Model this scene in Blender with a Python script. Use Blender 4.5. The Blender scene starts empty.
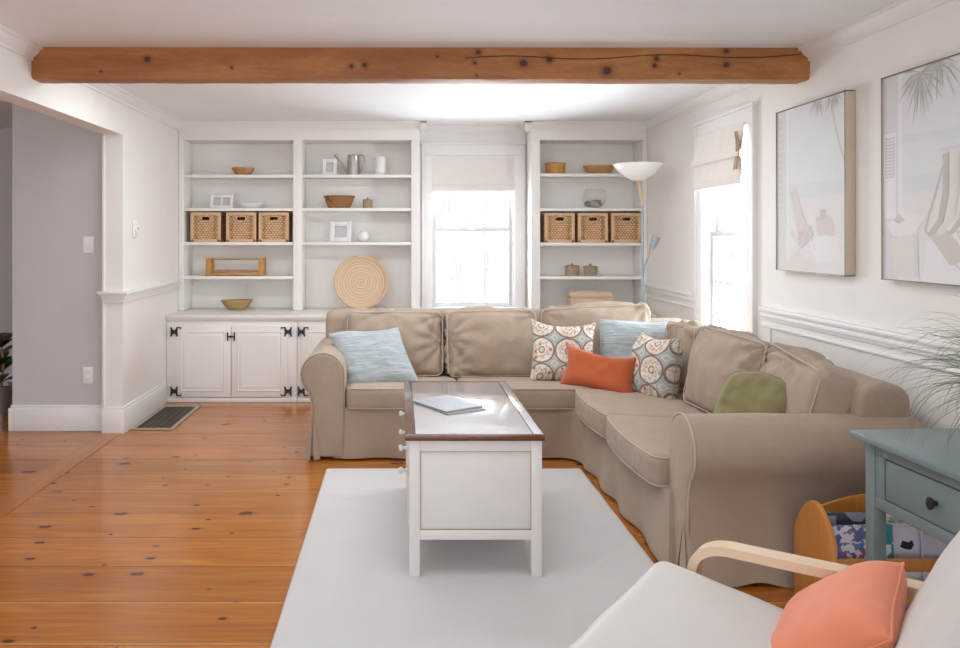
import bpy, bmesh, math, random
from mathutils import Vector, Matrix, noise
random.seed(7)
S = bpy.context.scene
C = S.collection
PI = math.pi
Rd = math.radians

# ------------------------------------------------------------------ materials
class G:
    def __init__(s, name):
        s.mat = bpy.data.materials.new(name); s.mat.use_nodes = True
        s.t = s.mat.node_tree; s.t.nodes.clear()
        s.out = s.t.nodes.new('ShaderNodeOutputMaterial')
    def put(s, sock, v):
        if isinstance(v, bpy.types.NodeSocket): s.t.links.new(v, sock)
        elif v is not None:
            if isinstance(v, tuple) and len(v) == 3 and sock.type == 'RGBA': v = v + (1,)
            sock.default_value = v
    def n(s, typ, ins=None, **pr):
        nd = s.t.nodes.new(typ)
        for k, v in pr.items(): setattr(nd, k, v)
        for k, v in (ins or {}).items(): s.put(nd.inputs[k], v)
        return nd
    def m(s, op, a, b=None, c=None, clamp=False):
        nd = s.n('ShaderNodeMath', operation=op, use_clamp=clamp)
        s.put(nd.inputs[0], a)
        if b is not None: s.put(nd.inputs[1], b)
        if c is not None: s.put(nd.inputs[2], c)
        return nd.outputs[0]
    def obj(s): return s.n('ShaderNodeTexCoord').outputs['Object']
    def uv(s): return s.n('ShaderNodeTexCoord').outputs['UV']
    def sep(s, v):
        o = s.n('ShaderNodeSeparateXYZ', {0: v}).outputs
        return o[0], o[1], o[2]
    def comb(s, x=0.0, y=0.0, z=0.0): return s.n('ShaderNodeCombineXYZ', {0: x, 1: y, 2: z}).outputs[0]
    def scale(s, v, sc): return s.n('ShaderNodeMapping', {'Vector': v, 'Scale': sc}).outputs[0]
    def noise(s, v, sc, det=3.0, rough=.5, dist=0.0):
        return s.n('ShaderNodeTexNoise', {'Vector': v, 'Scale': sc, 'Detail': det, 'Roughness': rough, 'Distortion': dist}).outputs[0]
    def white(s, v): return s.n('ShaderNodeTexWhiteNoise', {'Vector': v}).outputs[0]
    def ramp(s, f, stops):
        nd = s.n('ShaderNodeValToRGB'); s.put(nd.inputs[0], f)
        e = nd.color_ramp.elements
        while len(e) < len(stops): e.new(.5)
        for el, (p, c) in zip(e, stops):
            el.position = p; el.color = (c + (1,)) if len(c) == 3 else c
        return nd.outputs[0]
    def mix(s, f, a, b, mode='MIX'):
        nd = s.n('ShaderNodeMix', data_type='RGBA', blend_type=mode)
        s.put(nd.inputs[0], f); s.put(nd.inputs[6], a); s.put(nd.inputs[7], b)
        return nd.outputs[2]
    def step(s, v, lo, hi):
        nd = s.n('ShaderNodeMapRange', {'Value': v, 'From Min': lo, 'From Max': hi}, interpolation_type='SMOOTHSTEP')
        return nd.outputs[0]
    def bump(s, h, dist, strength=1.0):
        return s.n('ShaderNodeBump', {'Height': h, 'Distance': dist, 'Strength': strength}).outputs[0]
    def pbr(s, col, rough=.5, bump=None, **kw):
        p = s.n('ShaderNodeBsdfPrincipled', {'Base Color': col, 'Roughness': rough})
        if bump is not None: s.put(p.inputs['Normal'], bump)
        for k, v in kw.items(): s.put(p.inputs[k.replace('_', ' ')], v)
        s.t.links.new(p.outputs[0], s.out.inputs[0])
        return s.mat

def paint(name, col, rough=.5, var=.03, sc=6, bmp=.0004):
    g = G(name); o = g.obj()
    n = g.noise(o, sc, 4)
    c2 = tuple(max(0, x*(1-var*2)) for x in col)
    n2 = g.noise(o, 220, 2)
    return g.pbr(g.mix(n, c2, col), rough, g.bump(n2, bmp))

def fabric(name, col, var=.1, thread=900, rough=.85, sheen=.2, bumpd=.0006, bw=14):
    g = G(name); o = g.obj()
    n = g.noise(o, 5, 4); c2 = tuple(x*(1-var) for x in col)
    w = g.noise(o, thread, 2); big = g.noise(o, bw, 3, .55, .6)
    h = g.m('ADD', g.m('MULTIPLY', w, .3), g.m('MULTIPLY', big, 3.0))
    c = g.mix(n, c2, col)
    return g.pbr(c, rough, g.bump(h, bumpd), Sheen_Weight=sheen)

def wood(name, ca, cb, axis=0, sc=14, rough=.4, knots=0.0, coat=0.0, stretch=.08, kcol=(.06,.02,.008)):
    g = G(name); o = g.obj()
    st = [1.0, 1.0, 1.0]; st[axis] = stretch
    v = g.scale(o, tuple(st))
    n = g.noise(v, sc, 6, .6, .8)
    fine = g.noise(v, sc*9, 3, .5)
    f = g.m('ADD', g.m('MULTIPLY', n, .75), g.m('MULTIPLY', fine, .25))
    col = g.ramp(f, [(.3, ca), (.7, cb)])
    if knots:
        kv = g.scale(o, tuple(1.0 if i != axis else .75 for i in range(3)))
        vo = g.n('ShaderNodeTexVoronoi', {'Vector': kv, 'Scale': knots})
        r = g.sep(vo.outputs['Color'])[0]
        k = g.m('MULTIPLY', g.step(vo.outputs['Distance'], .16, .06), g.m('GREATER_THAN', r, .55))
        col = g.mix(k, col, kcol)
    return g.pbr(col, rough, g.bump(f, .0012), Coat_Weight=coat, Coat_Roughness=.12)

M = {}
WHITE_ = (.80, .765, .725)
M['wall'] = paint('wall_paint', (.85,.82,.775), .7)
M['wall_hall'] = paint('hall_wall_paint', (.60,.585,.57), .7)
M['ceil'] = paint('ceiling_paint', (.87,.885,.90), .8)
M['trim'] = paint('trim_paint', (.83,.815,.80), .5, .01, 8, .0001)
M['built'] = paint('builtin_paint', (.85,.82,.775), .42, .02, 8, .0002)
M['cab'] = paint('cabinet_paint', (.83,.79,.745), .4, .03, 8, .0003)
M['sash'] = paint('sash_paint', (.70,.70,.70), .35, .01)
M['black'] = paint('black_iron', (.012,.011,.011), .45)
M['white'] = paint('white_ceramic', (.82,.81,.79), .3, .02)
M['plastic'] = paint('white_plastic', (.85,.84,.82), .35, .01)
M['dark'] = paint('dark_gap', (.03,.018,.01), .8)
M['steel'] = paint('grey_steel', (.36,.40,.46), .35)
M['pewter'] = G('pewter_metal').pbr((.42,.39,.36), .35, Metallic=.75)
M['cream'] = paint('cream_distressed', (.76,.73,.68), .5, .05, 9)
M['rattan_l'] = None

def floor_mat():
    g = G('pine_floor'); o = g.obj(); x, y, z = g.sep(o)
    W = .31
    py = g.m('DIVIDE', g.m('SUBTRACT', y, 3.84-20*W), W)
    idx = g.m('FLOOR', py); fr = g.m('FRACT', py)
    rnd = g.white(g.comb(idx, 3.0, 0.0)); rnd2 = g.white(g.comb(idx, 9.0, 4.0))
    ln = g.m('ADD', g.m('DIVIDE', x, 9.0), g.m('MULTIPLY', rnd2, 5.0)); li = g.m('FLOOR', ln); lf = g.m('FRACT', ln)
    pr = g.white(g.comb(idx, li, 1.0))
    v = g.comb(g.m('ADD', g.m('MULTIPLY', x, .10), g.m('MULTIPLY', pr, 30.0)), g.m('MULTIPLY', y, 1.0), pr)
    grain = g.noise(v, 16, 5, .6, 1.1)
    fine = g.noise(g.scale(v, (1.0, 6.0, 1.0)), 34, 3, .6)
    f = g.m('ADD', g.m('MULTIPLY', grain, .7), g.m('MULTIPLY', fine, .3))
    col = g.ramp(f, [(.28, (.29,.080,.009)), (.52, (.44,.145,.016)), (.75, (.58,.24,.044))])
    hsv = g.n('ShaderNodeHueSaturation', {'Value': g.m('ADD', .86, g.m('MULTIPLY', pr, .26)), 'Color': col})
    col = hsv.outputs[0]
    # knots, elongated ellipses of random size
    kd = g.comb(g.m('MULTIPLY', x, .62), g.m('MULTIPLY', y, 1.15), g.m('MULTIPLY', rnd, .0))
    vo = g.n('ShaderNodeTexVoronoi', {'Vector': kd, 'Scale': 5.2, 'Randomness': 1.0}, voronoi_dimensions='2D')
    kr, kg, kb = g.sep(vo.outputs['Color'])
    size = g.m('ADD', .035, g.m('MULTIPLY', g.m('POWER', kg, 3.0), .12))
    dd = g.m('DIVIDE', g.m('ADD', vo.outputs['Distance'], g.m('MULTIPLY', g.m('SUBTRACT', g.noise(o, 38, 3), .5), .07)), size)
    on = g.m('GREATER_THAN', kr, .42)
    halo = g.m('MULTIPLY', g.m('MULTIPLY', g.step(dd, 2.1, .8), on), .5)
    core = g.m('MULTIPLY', g.m('MULTIPLY', g.step(dd, 1.1, .6), on), .88)
    col = g.mix(halo, col, (.30,.08,.012)); col = g.mix(core, col, (.05,.014,.004))
    # seams
    e = g.m('MINIMUM', fr, g.m('SUBTRACT', 1.0, fr))
    seam = g.step(e, .010, .003)
    light = g.m('MULTIPLY', g.m('MULTIPLY', g.step(e, .07, .01), g.m('GREATER_THAN', rnd, .45)), .35)
    col = g.mix(light, col, (.80,.46,.17))
    e2 = g.m('MULTIPLY', g.m('MINIMUM', lf, g.m('SUBTRACT', 1.0, lf)), 9.0)
    seam = g.m('MAXIMUM', seam, g.step(e2, .004, .001))
    col = g.mix(g.m('MULTIPLY', seam, .75), col, (.10,.03,.01))
    h = g.m('SUBTRACT', g.m('MULTIPLY', grain, .15), g.m('MULTIPLY', seam, 1.0))
    wav = g.noise(o, 2.4, 2)
    return g.pbr(col, g.m('ADD', .12, g.m('MULTIPLY', wav, .12)), g.bump(g.m('ADD', h, g.m('MULTIPLY', wav, .8)), .0016), Coat_Weight=.18, Coat_Roughness=.10, Specular_IOR_Level=.42)
M['floor'] = floor_mat()
M['threshold'] = wood('threshold_pine', (.34,.10,.012), (.52,.19,.03), 1, 10, .2, 0, .2)
def beam_mat():
    g = G('old_beam_wood'); o = g.obj(); x, y, z = g.sep(o)
    n = g.noise(g.scale(o, (.14,1,1)), 9, 6, .62, 1.0); big = g.noise(g.scale(o, (.5,1,2.5)), 1.6, 4, .6, .8)
    fine = g.noise(g.scale(o, (.3,1,1)), 90, 3)
    f = g.m('ADD', g.m('MULTIPLY', n, .5), g.m('ADD', g.m('MULTIPLY', big, .35), g.m('MULTIPLY', fine, .15)))
    col = g.ramp(f, [(.32, (.23,.075,.016)), (.5, (.36,.135,.034)), (.68, (.50,.235,.075))])
    K = None; Hh = None
    for kx, kz, r in ((-.26,2.31,.016),(-.19,2.315,.017),(.42,2.385,.018),(.40,2.327,.012),(.66,2.325,.024),(.80,2.345,.020),(1.11,2.285,.028),(1.375,2.352,.017),(1.365,2.315,.017),(1.75,2.392,.018),(1.75,2.318,.020),(-1.35,2.345,.020),(-.9,2.30,.010),(1.5,2.27,.009),(.41,2.26,.009),(-1.6,2.28,.008),(.2,2.36,.008)):
        d = g.m('SQRT', g.m('ADD', g.m('POWER', g.m('SUBTRACT', x, kx), 2.0), g.m('POWER', g.m('MULTIPLY', g.m('SUBTRACT', z, kz), 1.15), 2.0)))
        d = g.m('DIVIDE', g.m('ADD', d, g.m('MULTIPLY', g.m('SUBTRACT', n, .5), .02)), r)
        K = d if K is None else g.m('MINIMUM', K, d)
    col = g.mix(g.m('MULTIPLY', g.step(K, 2.4, .9), .55), col, (.20,.06,.018))
    col = g.mix(g.m('MULTIPLY', g.step(K, 1.05, .6), .9), col, (.045,.014,.006))
    return g.pbr(col, .6, g.bump(f, .004))
M['beam'] = beam_mat()
M['pine'] = wood('honey_pine', (.50,.19,.035), (.66,.29,.065), 2, 12, .35, 0, .2)
M['birch'] = wood('pale_birch', (.70,.50,.32), (.80,.62,.44), 0, 12, .35)
M['bowlwood'] = wood('bowl_wood', (.36,.17,.06), (.58,.31,.13), 0, 20, .45)
M['bowlolive'] = wood('olive_wood', (.30,.19,.06), (.50,.34,.14), 0, 20, .5)
M['ochre'] = wood('ochre_wood', (.42,.20,.03), (.58,.30,.06), 0, 20, .45)
M['walnut'] = wood('table_top_stain', (.10,.035,.018), (.17,.06,.028), 1, 14, .16, 0, .5)
def table_top_mat():
    g = G('table_top_panel'); o = g.obj()
    n = g.noise(g.scale(o, (1,.12,1)), 30, 5, .6, .5)
    return g.pbr(g.mix(n, (.56,.54,.54), (.68,.66,.66)), .14, g.bump(n, .0004), Coat_Weight=1.0, Coat_Roughness=.08, Specular_IOR_Level=.7)
M['tabletop'] = table_top_mat()
M['sofa'] = fabric('taupe_cotton', (.41,.31,.23), .10, 700, .85, .15, .0024, 9)
M['piping'] = fabric('taupe_piping', (.53,.43,.34), .05, 900)
M['chairfab'] = fabric('ivory_leather', (.63,.61,.575), .05, 300, .5, .05, .0008, 6)
M['lightblue'] = None
def blue_mat():
    g = G('crinkled_blue_linen'); x, y, z = g.sep(g.uv())
    v = g.comb(g.m('MULTIPLY', x, 1.2), g.m('MULTIPLY', y, 11.0), 0.0)
    n = g.noise(v, 1.6, 4, .6, 1.4)
    c = g.ramp(n, [(.3, (.34,.385,.395)), (.6, (.47,.515,.525))])
    w = g.noise(g.obj(), 700, 2)
    return g.pbr(c, .85, g.bump(g.m('ADD', n, g.m('MULTIPLY', w, .08)), .012), Sheen_Weight=.2)
M['blue'] = blue_mat()
M['orange'] = fabric('orange_cotton', (.50,.10,.024), .10, 800, .8, .25, .001, 10)
M['coral'] = fabric('coral_cotton', (.80,.25,.13), .08, 800, .8, .25, .001, 10)
M['olive'] = fabric('olive_linen', (.25,.215,.09), .12, 700, .85, .2, .001, 10)
def pattern_mat():
    g = G('medallion_print'); x, y, z = g.sep(g.uv())
    K = 2.5
    a = g.m('MULTIPLY', x, K); b = g.m('MULTIPLY', y, K)
    def cen(v, off):
        f = g.m('FRACT', g.m('ADD', v, off)); return g.m('SUBTRACT', f, .5)
    def dist(u, v): return g.m('SQRT', g.m('ADD', g.m('MULTIPLY', u, u), g.m('MULTIPLY', v, v)))
    ax, by = cen(a, .15), cen(b, .35)
    d = dist(ax, by)
    ring = g.step(g.m('ABSOLUTE', g.m('SUBTRACT', d, .475)), .040, .022)
    d2 = dist(cen(a, .65), cen(b, .85))
    ring2 = g.step(g.m('ABSOLUTE', g.m('SUBTRACT', g.m('ADD', g.m('ABSOLUTE', cen(a, .65)), g.m('ABSOLUTE', cen(b, .85))), .12)), .03, .015)
    vo = g.n('ShaderNodeTexVoronoi', {'Vector': g.uv(), 'Scale': 17.0})
    r, gg, bb = g.sep(vo.outputs['Color'])
    pal = g.ramp(r, [(0, (.74,.66,.56)), (.40, (.74,.66,.56)), (.42, (.72,.46,.36)), (.64, (.72,.46,.36)), (.66, (.50,.15,.10)), (.76, (.50,.15,.10)), (.78, (.40,.42,.37)), (1, (.40,.42,.37))])
    pal.node.color_ramp.interpolation = 'CONSTANT'
    flo = g.mix(g.step(vo.outputs['Distance'], .40, .50), pal, (.76,.68,.58))
    v2 = g.n('ShaderNodeTexVoronoi', {'Vector': g.uv(), 'Scale': 17.0}, feature='DISTANCE_TO_EDGE')
    flo = g.mix(g.m('MULTIPLY', g.step(v2.outputs['Distance'], .07, .03), .45), flo, (.36,.27,.21))
    col = g.mix(g.step(d, .49, .50), flo, (.41,.43,.39))
    centre = g.step(d, .105, .085)
    col = g.mix(centre, col, (.58,.60,.48))
    cr = g.step(g.m('ABSOLUTE', g.m('SUBTRACT', d, .11)), .03, .015)
    col = g.mix(cr, col, (.25,.19,.16))
    col = g.mix(g.m('MULTIPLY', g.step(v2.outputs['Distance'], .05, .02), g.m('MULTIPLY', g.step(d, .49, .50), .5)), col, (.66,.68,.62))
    col = g.mix(ring2, col, (.66,.66,.60))
    pet = g.m('SINE', g.m('MULTIPLY', g.m('ARCTAN2', by, ax), 8.0))
    band = g.m('MULTIPLY', g.step(g.m('ABSOLUTE', g.m('SUBTRACT', d, g.m('ADD', .27, g.m('MULTIPLY', pet, .045)))), .03, .012), .75)
    col = g.mix(band, col, (.40,.24,.18))
    col = g.mix(ring, col, (.22,.165,.14))
    w = g.noise(g.obj(), 600, 2)
    return g.pbr(col, .85, g.bump(w, .0006))
M['pattern'] = pattern_mat()
def rug_mat():
    g = G('ivory_wool'); o = g.obj()
    n = g.noise(o, 350, 3, .7); b = g.noise(g.scale(o, (1,1,1)), 3.5, 4, .6)
    wv = g.noise(g.scale(o, (1, 30, 1)), 6, 2)
    c = g.mix(b, (.69,.67,.645), (.75,.735,.71))
    return g.pbr(c, .95, g.bump(g.m('ADD', n, g.m('MULTIPLY', wv, .5)), .004), Sheen_Weight=.3)
M['rug'] = rug_mat()
def rattan(name, ca, cb, sx=230, sz=52):
    g = G(name); x, y, z = g.sep(g.obj())
    hx = g.m('ADD', x, y)
    a = g.m('SINE', g.m('MULTIPLY', hx, sx*PI)); 
    row = g.m('FLOOR', g.m('MULTIPLY', z, sz))
    ph = g.m('MULTIPLY', g.m('MODULO', row, 2.0), PI)
    w = g.m('SINE', g.m('ADD', g.m('MULTIPLY', hx, sx), ph))
    zz = g.m('ABSOLUTE', g.m('SUBTRACT', g.m('FRACT', g.m('MULTIPLY', z, sz)), .5))
    h = g.m('SUBTRACT', g.m('MULTIPLY', w, .35), zz)
    n = g.noise(g.scale(g.obj(), (1,1,4)), 30, 3)
    f = g.m('ADD', g.m('MULTIPLY', g.m('ADD', h, .85), .7), g.m('MULTIPLY', g.m('SUBTRACT', n, .5), .8))
    return g.pbr(g.ramp(f, [(.15, ca), (.7, cb)]), .6, g.bump(h, .004))
M['rattan'] = rattan('rattan_weave', (.36,.17,.065), (.76,.49,.27))
M['wicker_dark'] = rattan('brown_wicker', (.14,.05,.014), (.52,.25,.085), 300, 70)
M['wicker_pale'] = rattan('pale_wicker', (.34,.24,.15), (.58,.45,.31), 500, 130)
def rim_mat():
    g = G('rattan_rim'); n = g.noise(g.scale(g.obj(), (1,1,1)), 80, 3)
    return g.pbr(g.mix(n, (.55,.33,.17), (.78,.55,.34)), .5, g.bump(n, .001))
M['rim'] = rim_mat()
def disc_mat():
    g = G('coiled_bamboo'); x, y, z = g.sep(g.obj())
    r = g.m('SQRT', g.m('ADD', g.m('MULTIPLY', x, x), g.m('MULTIPLY', z, z)))
    w = g.m('SINE', g.m('MULTIPLY', r, 240.0))
    big = g.noise(g.comb(g.m('MULTIPLY', r, 9.0), 0.0, 0.0), 4.0, 2)
    c = g.mix(g.m('MULTIPLY', g.m('ADD', w, 1.0), .25), g.mix(big, (.58,.40,.25), (.76,.58,.40)), (.46,.29,.17))
    return g.pbr(c, .5, g.bump(w, .001))
M['disc'] = disc_mat()
M['beige_box'] = fabric('beige_canvas', (.66,.48,.33), .06)
def teal_mat():
    g = G('worn_teal_paint'); o = g.obj()
    n = g.noise(g.scale(o, (1, .3, 1)), 9, 5, .65); sp = g.noise(o, 26, 5, .7)
    c = g.mix(n, (.145,.20,.20), (.23,.285,.28))
    c = g.mix(g.step(sp, .68, .73), c, (.34,.37,.35))
    return g.pbr(c, .38, g.bump(n, .0008))
M['teal'] = teal_mat()
def glass():
    g = G('window_glass')
    t = g.n('ShaderNodeBsdfTransparent'); gl = g.n('ShaderNodeBsdfGlossy', {'Roughness': .02})
    mx = g.n('ShaderNodeMixShader', {0: .05, 1: t.outputs[0], 2: gl.outputs[0]})
    g.t.links.new(mx.outputs[0], g.out.inputs[0]); return g.mat
M['glass'] = glass()
def bowlglass():
    g = G('clear_bowl_glass')
    t = g.n('ShaderNodeBsdfTransparent', {'Color': (.97,.975,.975)}); gl = g.n('ShaderNodeBsdfGlossy', {'Roughness': .05})
    fr = g.n('ShaderNodeLayerWeight', {'Blend': .12})
    mx = g.n('ShaderNodeMixShader', {0: fr.outputs['Facing'], 1: t.outputs[0], 2: gl.outputs[0]})
    g.t.links.new(mx.outputs[0], g.out.inputs[0]); return g.mat
M['bowlglass'] = bowlglass()
def shade_mat():
    g = G('linen_shade'); o = g.obj(); n = g.noise(o, 500, 2); n2 = g.noise(g.scale(o,(1,1,8)), 12, 3)
    d = g.n('ShaderNodeBsdfDiffuse', {'Color': g.mix(n2, (.78,.73,.67), (.83,.79,.74)), 'Normal': g.bump(n, .0006)})
    tr = g.n('ShaderNodeBsdfTranslucent', {'Color': (.85,.80,.74)})
    mx = g.n('ShaderNodeMixShader', {0: .05, 1: d.outputs[0], 2: tr.outputs[0]})
    g.t.links.new(mx.outputs[0], g.out.inputs[0]); return g.mat
M['shade'] = shade_mat()
M['ribbon'] = fabric('tan_ribbon', (.46,.28,.15), .1)
M['frame_side'] = wood('champagne_wood', (.52,.42,.30), (.62,.52,.39), 2, 20, .4)
M['frame_dark'] = paint('dark_edge', (.15,.13,.11), .4)
M['leaf'] = paint('rubber_leaf', (.030,.055,.022), .3, .2, 12)
def blade_mat():
    g = G('grass_blade'); n = g.noise(g.obj(), 9, 3)
    return g.pbr(g.ramp(n, [(.35, (.12,.16,.10)), (.58, (.24,.28,.19)), (.74, (.50,.46,.36))]), .5)
M['blade'] = blade_mat()
M['vent'] = paint('vent_grille', (.085,.070,.045), .5)
M['vent_frame'] = paint('vent_frame', (.42,.33,.25), .5)
M['snow'] = paint('snow', (.88,.89,.92), .9)
M['bark'] = paint('snowy_bark', (.60,.60,.59), .9, .1)
M['photo'] = paint('grey_photo', (.62,.61,.58), .4, .1, 30)
M['paper'] = paint('grey_cover', (.27,.27,.29), .5, .05)
M['paper_edge'] = paint('page_edges', (.72,.70,.68), .7)
M['shell'] = paint('sea_shell', (.42,.40,.36), .45, .35, 30)
M['shell2'] = paint('pale_shell', (.66,.62,.56), .45, .2, 30)
M['bowl_white'] = G('lamp_bowl_glass').pbr((.88,.86,.83), .3, Subsurface_Weight=.2)

# ------------------------------------------------------------------ mesh helpers
def bm_box(bm, x0, x1, y0, y1, z0, z1, mi=0, bev=0.0):
    r = bmesh.ops.create_cube(bm, size=1.0)
    vs = r['verts']
    for v in vs:
        v.co = Vector((x0+(x1-x0)*(v.co.x+.5), y0+(y1-y0)*(v.co.y+.5), z0+(z1-z0)*(v.co.z+.5)))
    fs = set(f for v in vs for f in v.link_faces)
    for f in fs: f.material_index = mi
    if bev:
        es = list(set(e for v in vs for e in v.link_edges))
        res = bmesh.ops.bevel(bm, geom=es, offset=bev, segments=2, affect='EDGES', profile=.5)
        for f in res['faces']: f.material_index = mi
def box(x0, x1, y0, y1, z0, z1, bev=0.0):
    bm = bmesh.new(); bm_box(bm, x0, x1, y0, y1, z0, z1, 0, bev); return bm
def boxes(lst, bev=0.0):
    bm = bmesh.new()
    for b in lst: bm_box(bm, *b[:6], b[6] if len(b) > 6 else 0, bev)
    return bm
def tube(bm, pts, r, seg=8, closed=False, mi=0, flat=None):
    pts = [Vector(p) for p in pts]; n = len(pts); rings = []
    rr = r if isinstance(r, (list, tuple)) else [r]*n
    up = Vector((0, 0, 1)); prev = None
    for i, p in enumerate(pts):
        a = pts[(i-1) % n] if (closed or i) else pts[i]
        b = pts[(i+1) % n] if (closed or i < n-1) else pts[i]
        t = (b-a).normalized()
        if prev is None:
            u = t.cross(up)
            if u.length < 1e-3: u = t.cross(Vector((0, 1, 0)))
        else: u = prev - t*prev.dot(t)
        u.normalize(); prev = u; w = t.cross(u)
        k = (flat or 1.0)
        rings.append([bm.verts.new(p + (u*math.cos(2*PI*j/seg) + w*math.sin(2*PI*j/seg)*k)*rr[i]) for j in range(seg)])
    m = n if closed else n-1
    for i in range(m):
        A, B = rings[i], rings[(i+1) % n]
        for j in range(seg):
            f = bm.faces.new((A[j], A[(j+1) % seg], B[(j+1) % seg], B[j])); f.material_index = mi
    if not closed:
        for R in (rings[0], rings[-1]):
            try: bm.faces.new(R).material_index = mi
            except ValueError: pass
def lathe(bm, prof, seg=32, cx=0, cy=0, cz=0, sx=1, sy=1, mi=0):
    rings = []
    for r, z in prof:
        if r < 1e-5: rings.append([bm.verts.new((cx, cy, cz+z))])
        else: rings.append([bm.verts.new((cx+r*sx*math.cos(2*PI*j/seg), cy+r*sy*math.sin(2*PI*j/seg), cz+z)) for j in range(seg)])
    for A, B in zip(rings, rings[1:]):
        for j in range(seg):
            k = (j+1) % seg
            vs = [A[j % len(A)], A[k % len(A)], B[k % len(B)], B[j % len(B)]]
            u = []
            for v in vs:
                if v not in u: u.append(v)
            if len(u) > 2:
                try: bm.faces.new(u).material_index = mi
                except ValueError: pass
def fin(name, bm, mat, smooth=35):
    bmesh.ops.recalc_face_normals(bm, faces=bm.faces)
    me = bpy.data.meshes.new(name); bm.to_mesh(me); bm.free()
    for m_ in (mat if isinstance(mat, (list, tuple)) else [mat]): me.materials.append(m_)
    if smooth:
        me.shade_smooth()
        if smooth < 180: me.set_sharp_from_angle(angle=Rd(smooth))
    o = bpy.data.objects.new(name, me); C.objects.link(o); return o
def tag(o, label, cat, group=None, kind=None):
    o['label'] = label; o['category'] = cat
    if group: o['group'] = group
    if kind: o['kind'] = kind
    return o
def thing(name, label, cat, loc=(0,0,0), rot=(0,0,0), group=None):
    o = bpy.data.objects.new(name, None); C.objects.link(o)
    o.location = loc; o.rotation_euler = rot; o.empty_display_size = .1
    return tag(o, label, cat, group)
def part(par, name, bm, mat, world=False, smooth=35, label=None):
    o = fin(name, bm, mat, smooth); o.parent = par
    if world: o.location = -Vector(par.location)
    if label: o['label'] = label
    return o
def structure(name, bm, mat, smooth=35, par=None):
    o = fin(name, bm, mat, smooth)
    if par: o.parent = par
    else: o['kind'] = 'structure'
    return o
def dup(o, parent=None):
    c = o.copy(); C.objects.link(c)
    if parent: c.parent = parent
    for ch in list(o.children): dup(ch, c)
    return c
def fbm(p, sc=1.0, seed=0.0):
    q = Vector(p)*sc + Vector((seed, seed*1.7, seed*.3))
    return noise.noise(q)+.5*noise.noise(q*2.1)+.25*noise.noise(q*4.3)

def soft_box(w, d, h, r, bulge=(0,0,0), n=(24,20,10), wr=.004, seed=0.0, post=None, creases=()):
    """rounded upholstered block centred on x and y, standing on z=0; bulge on each axis"""
    bm = bmesh.new(); H = (w/2, d/2, h/2); cache = {}
    rr = (r, r, r) if not isinstance(r, tuple) else r
    def vert(i, j, k):
        key = (i, j, k)
        if key in cache: return cache[key]
        q = [i/n[0]*2-1, j/n[1]*2-1, k/n[2]*2-1]
        q = [math.sin(a*PI/2)*.35+a*.65 for a in q]
        P = Vector([q[a]*H[a] for a in range(3)])
        I = Vector([max(-(H[a]-rr[a]), min(H[a]-rr[a], P[a])) for a in range(3)])
        dv = Vector([(P[a]-I[a])/rr[a] for a in range(3)])
        if dv.length > 1e-6:
            dv.normalize(); P = I + Vector([dv[a]*rr[a] for a in range(3)])
        for a in range(3):
            b, c = (a+1) % 3, (a+2) % 3
            P[a] += bulge[a]*q[a]*(1-q[b]**2)*(1-q[c]**2)
        e = max(abs(q[0]), abs(q[1]), abs(q[2]))
        nn = fbm(P, 5.5, seed)*wr + abs(noise.noise(Vector((P.x*9+seed, P.y*9, P.z*3.5))))*wr*1.2
        nv = dv if dv.length > 1e-6 else Vector(q).normalized()
        P = P - nv*nn
        for (cp, cdir, amp, wd) in creases:       # folds radiating from a point
            rel = P-Vector(cp); L = rel.length
            ang = math.atan2(rel.z, rel.x)
            P = P - nv*amp*math.exp(-(L/wd)**2)*(.5+.5*math.sin(ang*cdir))
        P.z += H[2]
        if post: P = post(P)
        cache[key] = bm.verts.new(P); return cache[key]
    for a in range(3):
        b, c = (a+1) % 3, (a+2) % 3
        for s in (0, n[a]):
            for i in range(n[b]):
                for j in range(n[c]):
                    vs = []
                    for (p, q_) in ((i, j), (i+1, j), (i+1, j+1), (i, j+1)):
                        k = [0, 0, 0]; k[a] = s; k[b] = p; k[c] = q_
                        vs.append(vert(*k))
                    bm.faces.new(vs)
    return bm

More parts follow.
